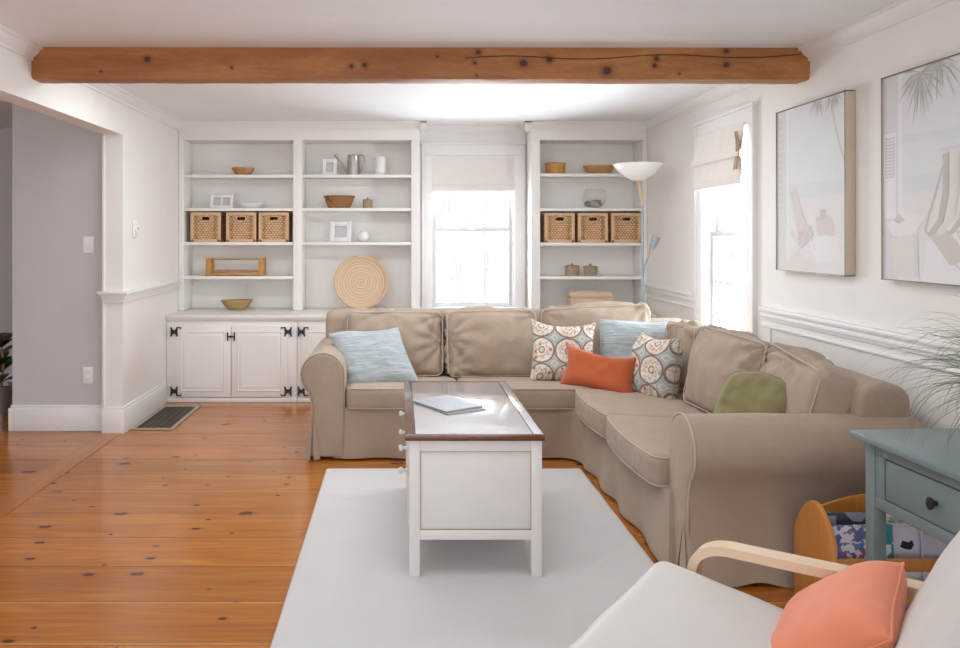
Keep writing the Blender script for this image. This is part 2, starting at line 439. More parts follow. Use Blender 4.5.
def pillow(w, h, t, pinch=.08, n=40, wr=.004, seed=0.0, sag=0.0, shear=0.0, rnd=0.0):
    """throw pillow in the xz plane, centred; returns bmesh with uvs and its rim points"""
    bm = bmesh.new(); uvl = bm.loops.layers.uv.new('UVMap')
    grid = {}
    def pos(u, v, s):
        x = w/2*u*(1-pinch*(1-v*v)*u*u); z = h/2*v*(1-pinch*(1-u*u)*v*v)
        th = t/2*((1-u**4)*(1-v**4))**.55
        y = s*th + (fbm((x, s*.3, z), 7, seed)*wr*1.5 + abs(noise.noise(Vector((x*14+seed, z*14, s))))*wr)*min(1, th/(t*.2)) - sag*(1-u*u)*max(0,v)*.0
        x, z = x*math.sqrt(1-rnd*v*v), z*math.sqrt(1-rnd*u*u)
        z -= sag*(1-u*u)*max(0, v)**2
        z += .010*noise.noise(Vector((x*5+seed, z*5, 4)))*(abs(u)**3+abs(v)**3)
        y += .020*noise.noise(Vector((x*4+seed, z*4, 9)))*max(abs(u),abs(v))**2
        x += shear*z
        return Vector((x, y, z))
    for s in (-1, 1):
        for i in range(n+1):
            for j in range(n+1):
                u, v = [math.sin(q*PI/2)*.5+q*.5 for q in (i/n*2-1, j/n*2-1)]
                rim = i in (0, n) or j in (0, n)
                key = (i, j, 0 if rim else s)
                if key not in grid:
                    grid[key] = (bm.verts.new(pos(u, v, s)), (u*.5+.5, v*.5+.5))
    for s in (-1, 1):
        for i in range(n):
            for j in range(n):
                ks = []
                for a, b in ((i, j), (i+1, j), (i+1, j+1), (i, j+1)):
                    rim = a in (0, n) or b in (0, n)
                    ks.append(grid[(a, b, 0 if rim else s)])
                f = bm.faces.new([k[0] for k in ks])
                for lp, k in zip(f.loops, ks): lp[uvl].uv = (k[1][0]*w/.45, k[1][1]*h/.45)
    rim = [grid[(i, 0, 0)][0].co.copy() for i in range(n)] + [grid[(n, j, 0)][0].co.copy() for j in range(n)] + \
          [grid[(n-i, n, 0)][0].co.copy() for i in range(n)] + [grid[(0, n-j, 0)][0].co.copy() for j in range(n)]
    return bm, rim
def throw(name_, label, mat, w, h, t, loc, rot, pinch=.08, wr=.004, seed=0.0, sag=0.0, group=None, edge=None, shear=0.0, rnd=0.0):
    bm, rim = pillow(w, h, t, pinch, 40, wr, seed, sag, shear, rnd)
    T = thing(name_, label, 'pillow', loc, rot, group)
    part(T, 'cover', bm, mat, smooth=180)
    b2 = bmesh.new(); tube(b2, rim, .0035, 6, True); part(T, 'seam', b2, edge or mat, smooth=180)
    return T

def prof_extrude(prof, a0, a1, bev=.015, axis='y', steps=14, rip=None, seed=0):
    """closed profile (u,z) extruded from a0 to a1 with rounded ends"""
    n = len(prof); nor = []
    for i in range(n):
        p, q = Vector(prof[i-1]), Vector(prof[(i+1) % n]); t = (q-p)
        nor.append(Vector((t.y, -t.x)).normalized() if t.length > 1e-9 else Vector((0, 0)))
    area = sum(prof[i-1][0]*prof[i][1]-prof[i][0]*prof[i-1][1] for i in range(n))
    if area < 0: nor = [-v for v in nor]
    secs = []
    sg = 1 if a1 > a0 else -1
    for k in range(4): th = k/4*PI/2; secs.append((a0+sg*bev*(1-math.sin(th)), bev*(1-math.cos(PI/2-th)) if False else bev*(1-math.cos(th+0)) ))
    secs = [(a0+sg*bev*(1-math.cos(k/4*PI/2)), bev*(1-math.sin(k/4*PI/2))) for k in range(4)]
    secs += [(a0+sg*bev+(a1-a0-2*sg*bev)*k/steps, 0) for k in range(steps+1)]
    secs += [(a1-sg*bev*(1-math.cos(k/4*PI/2)), bev*(1-math.sin(k/4*PI/2))) for k in range(3, -1, -1)]
    bm = bmesh.new(); rings = []
    for a, ins in secs:
        R = []
        for (u, z), nv in zip(prof, nor):
            p = Vector((u, z)) - nv*ins
            if rip: p = p + nv*rip(u, a, z)
            R.append(bm.verts.new((p.x, a, p.y) if axis == 'y' else (a, p.x, p.y)))
        rings.append(R)
    for A, B in zip(rings, rings[1:]):
        for i in range(n): bm.faces.new((A[i], A[(i+1) % n], B[(i+1) % n], B[i]))
    bm.faces.new(rings[0]); bm.faces.new(rings[-1])
    return bm

# ------------------------------------------------------------------ ROOM SHELL
XL, XR, YB, ZC = -1.97, 2.20, 7.04, 2.41
YF = -1.2
structure('floor', box(-5.2, XR+.15, YF, 7.5, -.06, 0), M['floor'])
structure('trim_1', box(-2.125, -1.975, YF, 5.4, -.01, .004), M['threshold'])
structure('ceiling', box(-2.105, XR+.15, YF, YB+.15, ZC, ZC+.1), M['ceil'])
structure('ceiling_side', box(-5.2, -2.105, YF, 7.0, 2.37, 2.47), M['ceil'])
# left wall: stub with jamb, header over the wide opening
structure('wall_left', boxes([(-2.105, XL, 5.40, YB+.15, 0, ZC), (-2.105, XL, YF, 5.40, 2.12, ZC)]), M['wall'])
structure('wall_hall', box(-2.79, -2.100, 5.47, 5.58, 0, 2.37), M['wall_hall'])
structure('wall_side', box(-5.2, -2.11, 6.85, 7.0, 0, 2.37), M['wall_hall'])
structure('wall_far_left', box(-5.3, -5.2, YF, 7.0, 0, 2.45), M['wall'])
structure('baseboard_side', boxes([(-5.2, -2.11, 6.83, 6.85, 0, .16), (-5.2, -2.11, 6.825, 6.85, 0, .02)], .003), M['trim'])
structure('baseboard_hall', boxes([(-2.805, -2.10, 5.452, 5.47, 0, .165), (-2.80, -2.10, 5.460, 5.47, .165, .185), (-2.81, -2.79, 5.45, 5.6, 0, .165)], .003), M['trim'])
structure('baseboard_left', boxes([(-2.115, XL+.016, 5.382, 5.40, 0, .165), (-2.11, XL+.010, 5.390, 5.40, .165, .185),
          (XL-.005, XL+.016, 5.40, 6.37, 0, .165), (XL-.005, XL+.010, 5.40, 6.37, .165, .185)], .003), M['trim'])
# corner board on the jamb (thin edge casing)
structure('trim_2', boxes([(-2.112, -2.098, 5.392, 5.47, .185, 2.12)]), M['trim'])
# chair rails
def rail_left():
    L = []
    for z0, z1, d in ((.925, .950, .012), (.950, .975, .022), (.975, .990, .034), (.990, 1.008, .046)):
        L.append((XL-.005, XL+d, 5.40, 6.72, z0, z1)); L.append((-2.105-d*.7, XL+d, 5.40-d, 5.40, z0, z1))
    return boxes(L, .003)
structure('trim_3', rail_left(), M['trim'])
def rail_right(y0, y1):
    L = []
    for z0, z1, d in ((.900, .915, .010), (.917, .940, .022), (.940, .952, .016), (.954, .975, .034)):
        L.append((XR-d, XR+.005, y0, y1, z0, z1))
    L.append((XR-.012, XR+.004, y0, y1, .855, .868)); L.append((XR-.008, XR+.004, y0, y1, .20, .215))
    return boxes(L, .002)
structure('trim_4', rail_right(YF, 4.60), M['trim'])
structure('trim_5', rail_right(5.66, 6.74), M['trim'])
structure('baseboard_right', boxes([(XR-.016, XR+.005, YF, 6.74, 0, .165), (XR-.010, XR+.005, YF, 6.74, .165, .185)], .003), M['trim'])
# panel stile by the side window
structure('trim_6', boxes([(XR-.012, XR+.004, 4.50, 4.512, .215, .855)], .002), M['trim'])

# walls with window holes
WX0, WX1, WZ0, WZ1 = .285, 1.062, .74, 2.14          # rear window hole
structure('wall_back', boxes([(XL-.135, WX0, YB, YB+.15, 0, ZC), (WX1, XR+.15, YB, YB+.15, 0, ZC),
          (WX0, WX1, YB, YB+.15, 0, WZ0), (WX0, WX1, YB, YB+.15, WZ1, ZC)]), M['wall'])
VY0, VY1, VZ0, VZ1 = 4.78, 5.50, .70, 2.10           # side window hole
structure('wall_right', boxes([(XR, XR+.15, YF, VY0, 0, ZC), (XR, XR+.15, VY1, YB, 0, ZC),
          (XR, XR+.15, VY0, VY1, 0, VZ0), (XR, XR+.15, VY0, VY1, VZ1, ZC)]), M['wall'])

def crown(pts_in, name):
    """small crown moulding: list of segments (x0,y0,x1,y1) on the wall line, with inward normal"""
    bm = bmesh.new()
    prof = [(0, 0), (.062, 0), (.062, .012), (.048, .018), (.036, .034), (.018, .050), (.010, .056), (.010, .072), (0, .072)]
    for (x0, y0, x1, y1, nx, ny) in pts_in:
        A = [bm.verts.new((x0+nx*d, y0+ny*d, ZC-h)) for d, h in prof]
        B = [bm.verts.new((x1+nx*d, y1+ny*d, ZC-h)) for d, h in prof]
        k = len(prof)
        for i in range(k): bm.faces.new((A[i], A[(i+1) % k], B[(i+1) % k], B[i]))
        bm.faces.new(A); bm.faces.new(B)
    structure(name, bm, M['trim'], 20)
crown([(XL, YF, XL, 6.75, 1, 0)], 'trim_7')
crown([(XR, YF, XR, 6.75, -1, 0)], 'trim_8')
crown([(XL, 6.75, .238, 6.75, 0, -1), (1.102, 6.75, XR, 6.75, 0, -1), (.18, 7.017, 1.16, 7.017, 0, -1),
       (.176, 6.688, .176, 7.017, 1, 0), (1.164, 6.688, 1.164, 7.017, -1, 0)], 'trim_9')

# ceiling beam
def beam():
    bm = bmesh.new()
    x0, x1 = -2.03, 2.205; N = 120
    prof = [(4.07, 2.412), (4.072, 2.39), (4.068, 2.33), (4.07, 2.27), (4.078, 2.243), (4.10, 2.240), (4.16, 2.240), (4.205, 2.243), (4.21, 2.27), (4.21, 2.35), (4.21, 2.412)]
    rings = []
    for i in range(N+1):
        x = x0+(x1-x0)*i/N; R = []
        for j, (y, z) in enumerate(prof):
            a = .0035
            dy = noise.noise(Vector((x*3, j*1.7, 0)))*a + noise.noise(Vector((x*18, j*2.3, 5)))*.0015
            dz = noise.noise(Vector((x*3, j*1.3, 9)))*a + noise.noise(Vector((x*20, j*3.1, 15)))*.0015
            if j in (0, 10): dz = 0
            ex = 0
            if i == 0: ex = noise.noise(Vector((j*2.1, 3, 1)))*.03-.0
            if i == N: ex = noise.noise(Vector((j*2.1, 7, 1)))*.01
            R.append(bm.verts.new((x+ex, y+dy+.018*(i/N-.5), z+dz)))
        rings.append(R)
    for A, B in zip(rings, rings[1:]):
        for j in range(len(prof)): bm.faces.new((A[j], A[(j+1) % len(prof)], B[(j+1) % len(prof)], B[j]))
    bm.faces.new(rings[0]); bm.faces.new(rings[-1])
    return bm
BE = thing('ceiling_beam', 'rough hewn brown timber beam with dark knots spanning the white ceiling', 'beam', (0, 4.14, 2.24))
part(BE, 'timber', beam(), M['beam'], True, 40)
bm = bmesh.new()
pts = [(.35+i*.045, 4.0655+.018*((.35+i*.045+2.03)/4.23-.5), 2.352+.010*math.sin(i*.33)+(i*.0004)) for i in range(41)]
tube(bm, pts, .0022, 5); part(BE, 'drying_crack', bm, M['dark'], True, label='thin dark crack running along the beam face')

# ------------------------------------------------------------------ windows
def sash_window(name, along, a0, a1, z0, z1, depth, inward, cols=3):
    """along: 'x' or 'y'. depth = coordinate of the inner wall face; inward = +1/-1 direction to the outdoors"""
    W = bpy.data.objects.new(name, None); C.objects.link(W); W['kind'] = 'structure'
    def B(lst, bev=.002):
        bm = bmesh.new()
        for (p0, p1, d0, d1, q0, q1) in lst:
            lo, hi = sorted((depth+inward*d0, depth+inward*d1))
            if along == 'x': bm_box(bm, p0, p1, lo, hi, q0, q1, 0, bev)
            else: bm_box(bm, lo, hi, p0, p1, q0, q1, 0, bev)
        return bm
    cw = .085 if along == 'x' else .105
    cas = [(a0-cw+.014, a0+.008, -.022, .004, z0+.004, z1), (a1-.008, a1+cw-.014, -.022, .004, z0+.004, z1),
           (a0-cw+.014, a1+cw-.014, -.024, .004, z1-.0, z1+.105), (a0-cw-.012, a1+cw+.012, -.04, .004, z1+.105, z1+.125),
           (a0-cw, a0-cw+.014, -.032, .004, z0+.004, z1+.105), (a1+cw-.014, a1+cw, -.032, .004, z0+.004, z1+.105)]
    structure('window_frame', B(cas), M['trim'], par=W)
    structure('window_sill', B([(a0-cw-.02, a1+cw+.02, -.06, .15, z0-.03, z0+.004), (a0-cw, a1+cw, -.02, .004, z0-.10, z0-.03)]), M['trim'], par=W)
    structure('jamb_liner', B([(a0, a0+.018, 0, .15, z0, z1), (a1-.018, a1, 0, .15, z0, z1), (a0+.018, a1-.018, 0, .15, z1-.018, z1)]), M['sash'], par=W)
    zm = z0+(z1-z0)*.51
    def sash(nm, b0, b1, d0):
        st, rl = .038, .045
        L = [(a0+.016, a0+.016+st, d0, d0+.034, b0, b1), (a1-.016-st, a1-.016, d0, d0+.034, b0, b1),
             (a0+.016+st, a1-.016-st, d0, d0+.034, b0, b0+rl), (a0+.016+st, a1-.016-st, d0, d0+.034, b1-.034, b1)]
        ia, ib = a0+.016+st, a1-.016-st
        for c in range(1, cols):
            x = ia+(ib-ia)*c/cols; L.append((x-.008, x+.008, d0+.006, d0+.028, b0+rl, b1-.034))
        zc = (b0+rl+b1-.034)/2; L.append((ia, ib, d0+.007, d0+.027, zc-.008, zc+.008))
        s = structure(nm, B(L), M['sash'], par=W)
        p = B([(ia, ib, d0+.016, d0+.019, b0+rl, b1-.034)], 0)
        structure('pane', p, M['glass'], par=s)
    sash('lower_sash', z0+.004, zm+.017, .045)
    sash('upper_sash', zm-.017, z1-.018, .083)
    if along == 'x':
        structure('sash_lock', B([((a0+a1)/2-.025, (a0+a1)/2+.025, .03, .046, zm-.002, zm+.012)]), M['plastic'], par=W)
    return W
sash_window('window_1', 'x', WX0, WX1, WZ0, WZ1, YB-.02, 1)
sash_window('window_2', 'y', VY0, VY1, VZ0, VZ1, XR, 1)
# fill between wall face and frame: recess back panel around rear window
structure('trim_10', boxes([(.1765, WX0-.087, YB-.022, YB, .3, WZ1+.105), (WX1+.087, 1.1635, YB-.022, YB, .3, WZ1+.105), (.1765, 1.1635, YB-.022, YB, WZ1+.126, ZC)]), M['trim'])

# roman shades
def cloth_sheet(x0, x1, zs, dep, thick=.004, nx=24, wob=.002, seed=0, swap=False, sgn=-1):
    """sheet hung along x with depth profile zs=[(z,depth)]"""
    bm = bmesh.new(); rows = []
    for (z, d) in zs:
        rows.append([(x0+(x1-x0)*i/nx, dep+sgn*(d+noise.noise(Vector((i*.35+seed, z*9, 0)))*wob), z) for i in range(nx+1)])
    def mk(off):
        R = []
        for r in rows:
            R.append([bm.verts.new(((x, y+off, z) if not swap else (y+off, x, z))) for x, y, z in r])
        return R
    A, B_ = mk(0), mk(thick)
    for R in (A, B_):
        for i in range(len(R)-1):
            for j in range(nx): bm.faces.new((R[i][j], R[i][j+1], R[i+1][j+1], R[i+1][j]))
    for i in range(len(rows)-1):
        for j in (0, nx): bm.faces.new((A[i][j], A[i+1][j], B_[i+1][j], B_[i][j]))
    for j in range(nx):
        for i in (0, len(rows)-1): bm.faces.new((A[i][j], A[i][j+1], B_[i][j+1], B_[i][j]))
    return bm
RS = thing('roman_shade', 'flat cream linen roman shade drawn up over the rear window behind the sofa', 'window shade', (.675, 6.98, 1.80))
part(RS, 'shade_fabric', cloth_sheet(.290, 1.058, [(2.135, .004), (2.05, .006), (1.95, .008), (1.885, .012), (1.868, .026), (1.872, .034), (1.90, .03)], 7.012, wob=.002), M['shade'], True, 60)
part(RS, 'folded_hem', cloth_sheet(.292, 1.056, [(1.90, .020), (1.86, .024), (1.825, .026), (1.815, .020), (1.822, .012), (1.86, .008)], 7.012, wob=.001, seed=4), M['shade'], True, 60)
part(RS, 'bottom_bar', box(.292, 1.056, 6.992, 7.004, 1.796, 1.812, .003), M['trim'], True)
part(RS, 'head_rail', box(.292, 1.056, 6.996, 7.016, 2.118, 2.136, .002), M['trim'], True)
RS2 = thing('roman_shade', 'cream linen roman shade with tan tie, half raised on the side window', 'window shade', (2.17, 5.14, 1.72))
part(RS2, 'shade_fabric', cloth_sheet(4.765, 5.53, [(2.115, .006), (2.04, .012), (1.96, .022), (1.925, .042), (1.905, .046), (1.90, .030), (1.88, .022), (1.80, .024), (1.74, .028), (1.73, .022)], 2.160, wob=.012, seed=2, swap=True), M['shade'], True, 60)
part(RS2, 'head_board', box(2.163, 2.176, 4.78, 5.52, 2.095, 2.118, .002), M['trim'], True)
bm = bmesh.new()
for dx, lean in ((0, .0), (.022, .008)):
    R = []
    for i in range(9):
        z = 2.06-i*.030; w_ = .008+.010*(i/8)**.7
        R.append([bm.verts.new((2.118+.010*math.sin(i*.5)+lean*i/8-dx*.2, 4.775+dx*.9+s*w_+lean*i/8, z)) for s in (-1, 1)])
    for a, b in zip(R, R[1:]): bm.faces.new((a[0], a[1], b[1], b[0]))
o = part(RS2, 'tie_ribbon', bm, M['ribbon'], True, label='tan ribbon tie hanging at the near side')
md = o.modifiers.new('s', 'SOLIDIFY'); md.thickness = .003

# ------------------------------------------------------------------ BUILT-INS
BF = 6.75   # bookcase face plane
def bookcase(label, bays, x0, x1, shelves):
    T = thing('bookcase', label, 'bookcase', ((x0+x1)/2, 6.9, .735))
    L = []
    xs = [x0]+[v for b in bays for v in b]+[x1]
    zb, zt = .737, 2.253
    for i in range(0, len(xs), 2):
        a, b = xs[i], xs[i+1]
        L.append((a, b, BF, BF+.02, zb, zt))                      # stile
        L.append((a, b, BF+.02, 7.028, zb, zt))
    L.append((x0, x1, BF, 7.028, zt, ZC-.002))
    part(T, 'case_frame', boxes(L, .0015), M['built'], True)
    part(T, 'back_panel', box(x0, x1, 7.028, 7.038, zb, ZC-.05), M['built'], True)
    for (a, b), zs in zip(bays, shelves):
        for z in zs:
            part(T, 'shelf', boxes([(a+.001, b-.001, BF+.012, 7.027, z-.02, z), (a+.001, b-.001, BF+.004, BF+.014, z-.026, z+.001)], .002), M['built'], True)
    return T
Z4 = [1.945, 1.648, 1.345, 1.042]
bookcase('tall white built-in bookcase with two bays left of the rear window', [(-1.92, -.95), (-.872, .10)], XL+.003, .175, [Z4, Z4[:3]])
bookcase('single bay white built-in bookcase right of the rear window, behind the lamp', [(1.245, 2.155)], 1.165, XR-.003, [[1.955, 1.648, 1.34, 1.04]])
CF = 6.41
ct = boxes([(XL+.003, .17, CF-.03, 7.03, .705, .735), (XL+.003, .17, CF-.018, CF+.01, .688, .705)], .004)
tag(fin('counter', ct, M['cab']), 'long white painted ledge between the left bookcase and the base cabinets', 'counter')
ct = boxes([(1.17, XR-.04, CF-.03, 7.03, .705, .735)], .004)
tag(fin('counter', ct, M['cab']), 'short white painted ledge under the right bookcase, behind the sofa corner', 'counter')

def hinge_l(par, x, z, sx, sz):
    """H-L strap hinge: double bowtie plus a small arm"""
    bm = bmesh.new(); y0, y1 = CF-.026, CF-.0215
    def poly(p):
        A = [bm.verts.new((x+sx*a, y0, z+b)) for a, b in p]; B = [bm.verts.new((x+sx*a, y1, z+b)) for a, b in p]
        bm.faces.new(A); bm.faces.new(B)
        for i in range(len(p)): bm.faces.new((A[i], A[(i+1) % len(p)], B[(i+1) % len(p)], B[i]))
    h = .040
    poly([(-.034, -h), (-.022, -h), (-.018, -h*.6), (-.001, -.012), (-.001, .012), (-.018, h*.6), (-.022, h), (-.034, h), (-.030, 0)])
    poly([(.030, -h), (.018, -h), (.014, -h*.6), (-.001, -.012), (-.001, .012), (.014, h*.6), (.018, h), (.030, h), (.026, 0)])
    poly([(.022, sz*h*.75), (.022, sz*h), (.058, sz*h), (.058, sz*h*.55), (.050, sz*h*.55), (.050, sz*h*.78)])
    return part(par, 'hinge', bm, M['black'], True, 0)
def cab_door(par, x0, x1, z0, z1, hs):
    bm = bmesh.new()
    bm_box(bm, x0, x1, CF-.020, CF, z0, z1, 0, .003)
    def ring(i0, i1, d0, d1):
        P = []
        for ins, d in ((i0, d0), (i1, d1)):
            P.append([bm.verts.new(v) for v in ((x0+ins, CF-.020-d, z0+ins), (x1-ins, CF-.020-d, z0+ins), (x1-ins, CF-.020-d, z1-ins), (x0+ins, CF-.020-d, z1-ins))])
        for i in range(4): bm.faces.new((P[0][i], P[0][(i+1) % 4], P[1][(i+1) % 4], P[1][i]))
        return P[1]
    ring(.048, .054, 0, .006); ring(.054, .062, .006, .001); ring(.062, .085, .001, .009)
    q = ring(.085, .0851, .009, .009); bm.faces.new(q)
    D = part(par, 'door', bm, M['cab'], True, 30)
    for z in (z1-.05, z0+.05):
        if hs: h = hinge_l(D, x0-.002 if hs > 0 else x1+.002, z, hs, 1 if z > (z0+z1)/2 else -1); h.location = (0, 0, 0)
    return D
def base_cab(x0, x1, doors, label, latch=None):
    T = thing('base_cabinet', label, 'cabinet', ((x0+x1)/2, 6.7, 0))
    part(T, 'carcass', boxes([(x0, x1, CF, 7.02, .0, .688), (x0+.002, x1-.002, CF-.012, CF, 0, .035)], .003), M['cab'], True)
    for d in doors: cab_door(T, *d)
    if latch is not None:
        y0, y1 = CF-.028, CF-.0215; z = .555
        bm = boxes([(latch-.034, latch-.022, y0, y1, z-.036, z+.036), (latch+.022, latch+.034, y0, y1, z-.036, z+.036), (latch-.024, latch+.024, y0-.004, y1, z-.006, z+.006), (latch-.006, latch+.006, y0-.012, y1, z-.010, z+.010)], .001)
        part(T, 'latch', bm, M['black'], True)
base_cab(XL+.004, -.868, [(-1.895, -1.423, .045, .645, 1), (-1.417, -.945, .045, .645, -1)], 'white base cabinet with two panelled doors and black hinges beside the floor vent', -1.42)
base_cab(-.866, .168, [(-.825, -.36, .045, .645, 1), (-.354, .115, .045, .645, -1)], 'white base cabinet partly hidden behind the rolled left arm of the sofa', -.357)
base_cab(1.172, XR-.045, [(1.20, 1.665, .045, .645, 1), (1.671, 2.13, .045, .645, -1)], 'white base cabinet hidden behind the corner of the sofa', 1.668)

# ------------------------------------------------------------------ shelf things
SY = 6.87
def rattan_basket():
    w, d, h = .262, .24, .262
    T = thing('storage_basket', 'x', 'basket')
    t = .012; hx, hz0, hz1 = .036, .195, .225
    L = [(-w/2, w/2, d/2-t, d/2, 0, h), (-w/2, -w/2+t, -d/2+t, d/2-t, 0, h), (w/2-t, w/2, -d/2+t, d/2-t, 0, h), (-w/2, w/2, -d/2, d/2, 0, t),
         (-w/2, -hx, -d/2, -d/2+t, 0, h), (hx, w/2, -d/2, -d/2+t, 0, h), (-hx, hx, -d/2, -d/2+t, 0, hz0), (-hx, hx, -d/2, -d/2+t, hz1, h)]
    part(T, 'woven_body', boxes(L), M['rattan'])
    R = [(-w/2-.003, w/2+.003, -d/2-.006, -d/2+.016, h-.022, h+.003), (-w/2-.003, w/2+.003, d/2-.016, d/2+.003, h-.022, h+.003),
         (-w/2-.003, -w/2+.016, -d/2, d/2, h-.022, h+.003), (w/2-.016, w/2+.003, -d/2, d/2, h-.022, h+.003),
         (-w/2-.004, -w/2+.024, -d/2-.005, -d/2, 0, h), (w/2-.024, w/2+.004, -d/2-.005, -d/2, 0, h), (-w/2, w/2, -d/2-.005, -d/2, 0, .024)]
    part(T, 'rim', boxes(R, .003), M['rim'])
    for sx in (-1, 1):
        bm = bmesh.new()
        for k in range(14): tube(bm, [(sx*(w/2-.050+(k % 2)*.008)-.008, -d/2-.004, .032+k*.015), (sx*(w/2-.050+(k % 2)*.008)+.010, -d/2-.004, .032+k*.015)], .0035, 6)
        part(T, 'braided_edge', bm, M['wicker_dark'])
    part(T, 'handle_hole', boxes([(-hx-.006, hx+.006, -d/2-.004, -d/2, hz0-.007, hz0), (-hx-.006, hx+.006, -d/2-.004, -d/2, hz1, hz1+.007), (-hx-.006, -hx, -d/2-.004, -d/2, hz0, hz1), (hx, hx+.006, -d/2-.004, -d/2, hz0, hz1)], .001), M['rim'])
    return T
bk0 = rattan_basket()
blab = [(-1.735, 1.345, 'rattan storage basket on the left bookcase, first of three from its left side', 'rattan baskets in the left bookcase'),
        (-1.418, 1.345, 'rattan storage basket on the left bookcase, the middle of three', 'rattan baskets in the left bookcase'),
        (-1.127, 1.345, 'rattan storage basket on the left bookcase, next to the centre stile', 'rattan baskets in the left bookcase'),
        (1.425, 1.34, 'rattan storage basket on the right bookcase, nearest the rear window', 'rattan baskets in the right bookcase'),
        (1.722, 1.34, 'rattan storage basket on the right bookcase, the middle of three', 'rattan baskets in the right bookcase'),
        (2.020, 1.34, 'rattan storage basket on the right bookcase, behind the floor lamp pole', 'rattan baskets in the right bookcase')]
for i, (x, z, lb, gr) in enumerate(blab):
    o = bk0 if i == 0 else dup(bk0)
    o.location = (x, 6.905, z+.001); tag(o, lb, 'basket', gr)
    

def bowl_prof(r0, r1, h, t=.008, flare=1.0):
    P = [(0, 0), (r0, 0)]
    for k in range(1, 9): a = k/8; P.append((r0+(r1-r0)*a**flare, h*a))
    P.append((r1-t, h))
    for k in range(7, 0, -1): a = k/8; P.append((max(.01, r0+(r1-r0)*a**flare-t*1.2), h*a+.002))
    P.append((0, t)); return P
def bowl(name, label, cat, x, z, r0, r1, h, mat, sy=1.0, y=SY, seg=32, flare=.8, rim=None, rot=0):
    T = thing(name, label, cat, (x, y, z+.001), (0, 0, rot))
    bm = bmesh.new(); lathe(bm, bowl_prof(r0, r1, h, flare=flare), seg, sy=sy); part(T, 'body', bm, mat)
    if rim:
        bm = bmesh.new(); tube(bm, [(r1*math.cos(a)*.985, r1*sy*math.sin(a)*.985, h) for a in [2*PI*k/24 for k in range(24)]], .009, 8, True); part(T, 'rolled_rim', bm, rim)
    return T
bowl('wooden_bowl', 'small faceted brown wooden bowl on the top shelf of the left bookcase', 'bowl', -1.42, 1.945, .062, .105, .068, M['bowlwood'], seg=8, rot=Rd(22))
bowl('wooden_bowl', 'olive toned wooden trough bowl on the white ledge beside the rattan disc bay', 'bowl', -1.47, .737, .075, .148, .088, M['bowlolive'], .6, y=6.85, seg=8, rot=Rd(22))
bowl('wicker_bowl', 'brown wicker bowl with rolled rim below the watering can', 'bowl', -.55, 1.648, .095, .138, .105, M['wicker_dark'], .8, rim=M['wicker_dark'])
bowl('wooden_bowl', 'long boat shaped wooden bowl on the top shelf behind the lamp bowl', 'bowl', 1.80, 1.955, .085, .150, .080, M['bowlwood'], .55, rim=None, flare=.7)
bowl('round_container', 'ochre round wooden container on the top shelf nearest the rear window', 'container', 1.405, 1.955, .080, .090, .095, M['ochre'], .9, rim=M['bowlwood'])
bowl('white_dish', 'low white ceramic dish next to the double photo frame', 'dish', -1.355, 1.648, .055, .125, .045, M['white'], .7, flare=.6)

def photo_frame(label, x, z, w, h, b, lean=8, double=False, rot=0, y=SY):
    T = thing('photo_frame', label, 'photo frame', (x, y, z+.002), (Rd(-lean), 0, Rd(rot)))
    L = [(-w/2+b, w/2-b, -.012, .008, 0, b), (-w/2+b, w/2-b, -.012, .008, h-b, h), (-w/2, -w/2+b, -.012, .008, 0, h), (w/2-b, w/2, -.012, .008, 0, h)]
    if double: L.append((-.006, .006, -.012, .008, b, h-b))
    part(T, 'frame', boxes(L, .002), M['white'])
    part(T, 'inner_lip', boxes([(-w/2+b+.004, w/2-b-.004, -.006, .004, b, b+.004), (-w/2+b+.004, w/2-b-.004, -.006, .004, h-b-.004, h-b), (-w/2+b, -w/2+b+.004, -.006, .004, b, h-b), (w/2-b-.004, w/2-b, -.006, .004, b, h-b)]), M['steel'])
    part(T, 'photo', box(-w/2+b, w/2-b, 0, .004, b, h-b), M['photo'])
    part(T, 'backing', box(-w/2+.004, w/2-.004, .004, .010, .004, h-.004), M['paper'])
    bm = bmesh.new(); tube(bm, [(0, .010, h*.7), (0, .010+h*.7*math.tan(Rd(lean))+.02, .004)], .005, 6); part(T, 'easel_leg', bm, M['white'])
    return T
photo_frame('white double photo frame above the rattan baskets, on the left bookcase', -1.612, 1.648, .205, .125, .028, double=True)
photo_frame('small white photo frame standing in front of the watering can spout', -.635, 1.945, .130, .150, .032, y=6.86)
photo_frame('thick white square photo frame above the round rattan disc', -.538, 1.345, .195, .185, .042, rot=-8)

# watering can
T = thing('watering_can', 'pewter watering can with long spout on the top shelf', 'watering can', (-.42, SY, 1.946))
bm = bmesh.new(); lathe(bm, [(0,0), (.058,0), (.062,.006), (.056,.09), (.053,.175), (.057,.182), (.053,.186), (.049,.18), (.052,.09), (.056,.012), (0,.012)], 28); part(T, 'body', bm, M['pewter'])
bm = bmesh.new(); tube(bm, [(-.052,0,.03), (-.085,0,.075), (-.125,0,.13), (-.150,0,.165)], [.014,.010,.008,.007], 10)
part(T, 'spout', bm, M['pewter'])
bm = bmesh.new(); tube(bm, [(-.146,0,.158), (-.164,0,.190)], [.008,.020], 12); part(T, 'rose', bm, M['pewter'])
bm = bmesh.new(); tube(bm, [(.050,0,.178), (.075,0,.190), (.100,0,.165), (.103,0,.12), (.085,0,.075), (.062,0,.035)], .006, 8); part(T, 'handle', bm, M['pewter'])
# white candle
T = thing('pillar_candle', 'wide cream pillar candle beside the watering can', 'candle', (-.178, SY, 1.946))
bm = bmesh.new(); lathe(bm, [(0,0), (.048,0), (.050,.004), (.050,.160), (.046,.168), (.030,.160), (0,.158)], 28); part(T, 'wax', bm, M['white'])
bm = bmesh.new(); tube(bm, [(0,0,.155), (.003,0,.175)], .0015, 6); part(T, 'wick', bm, M['dark'])
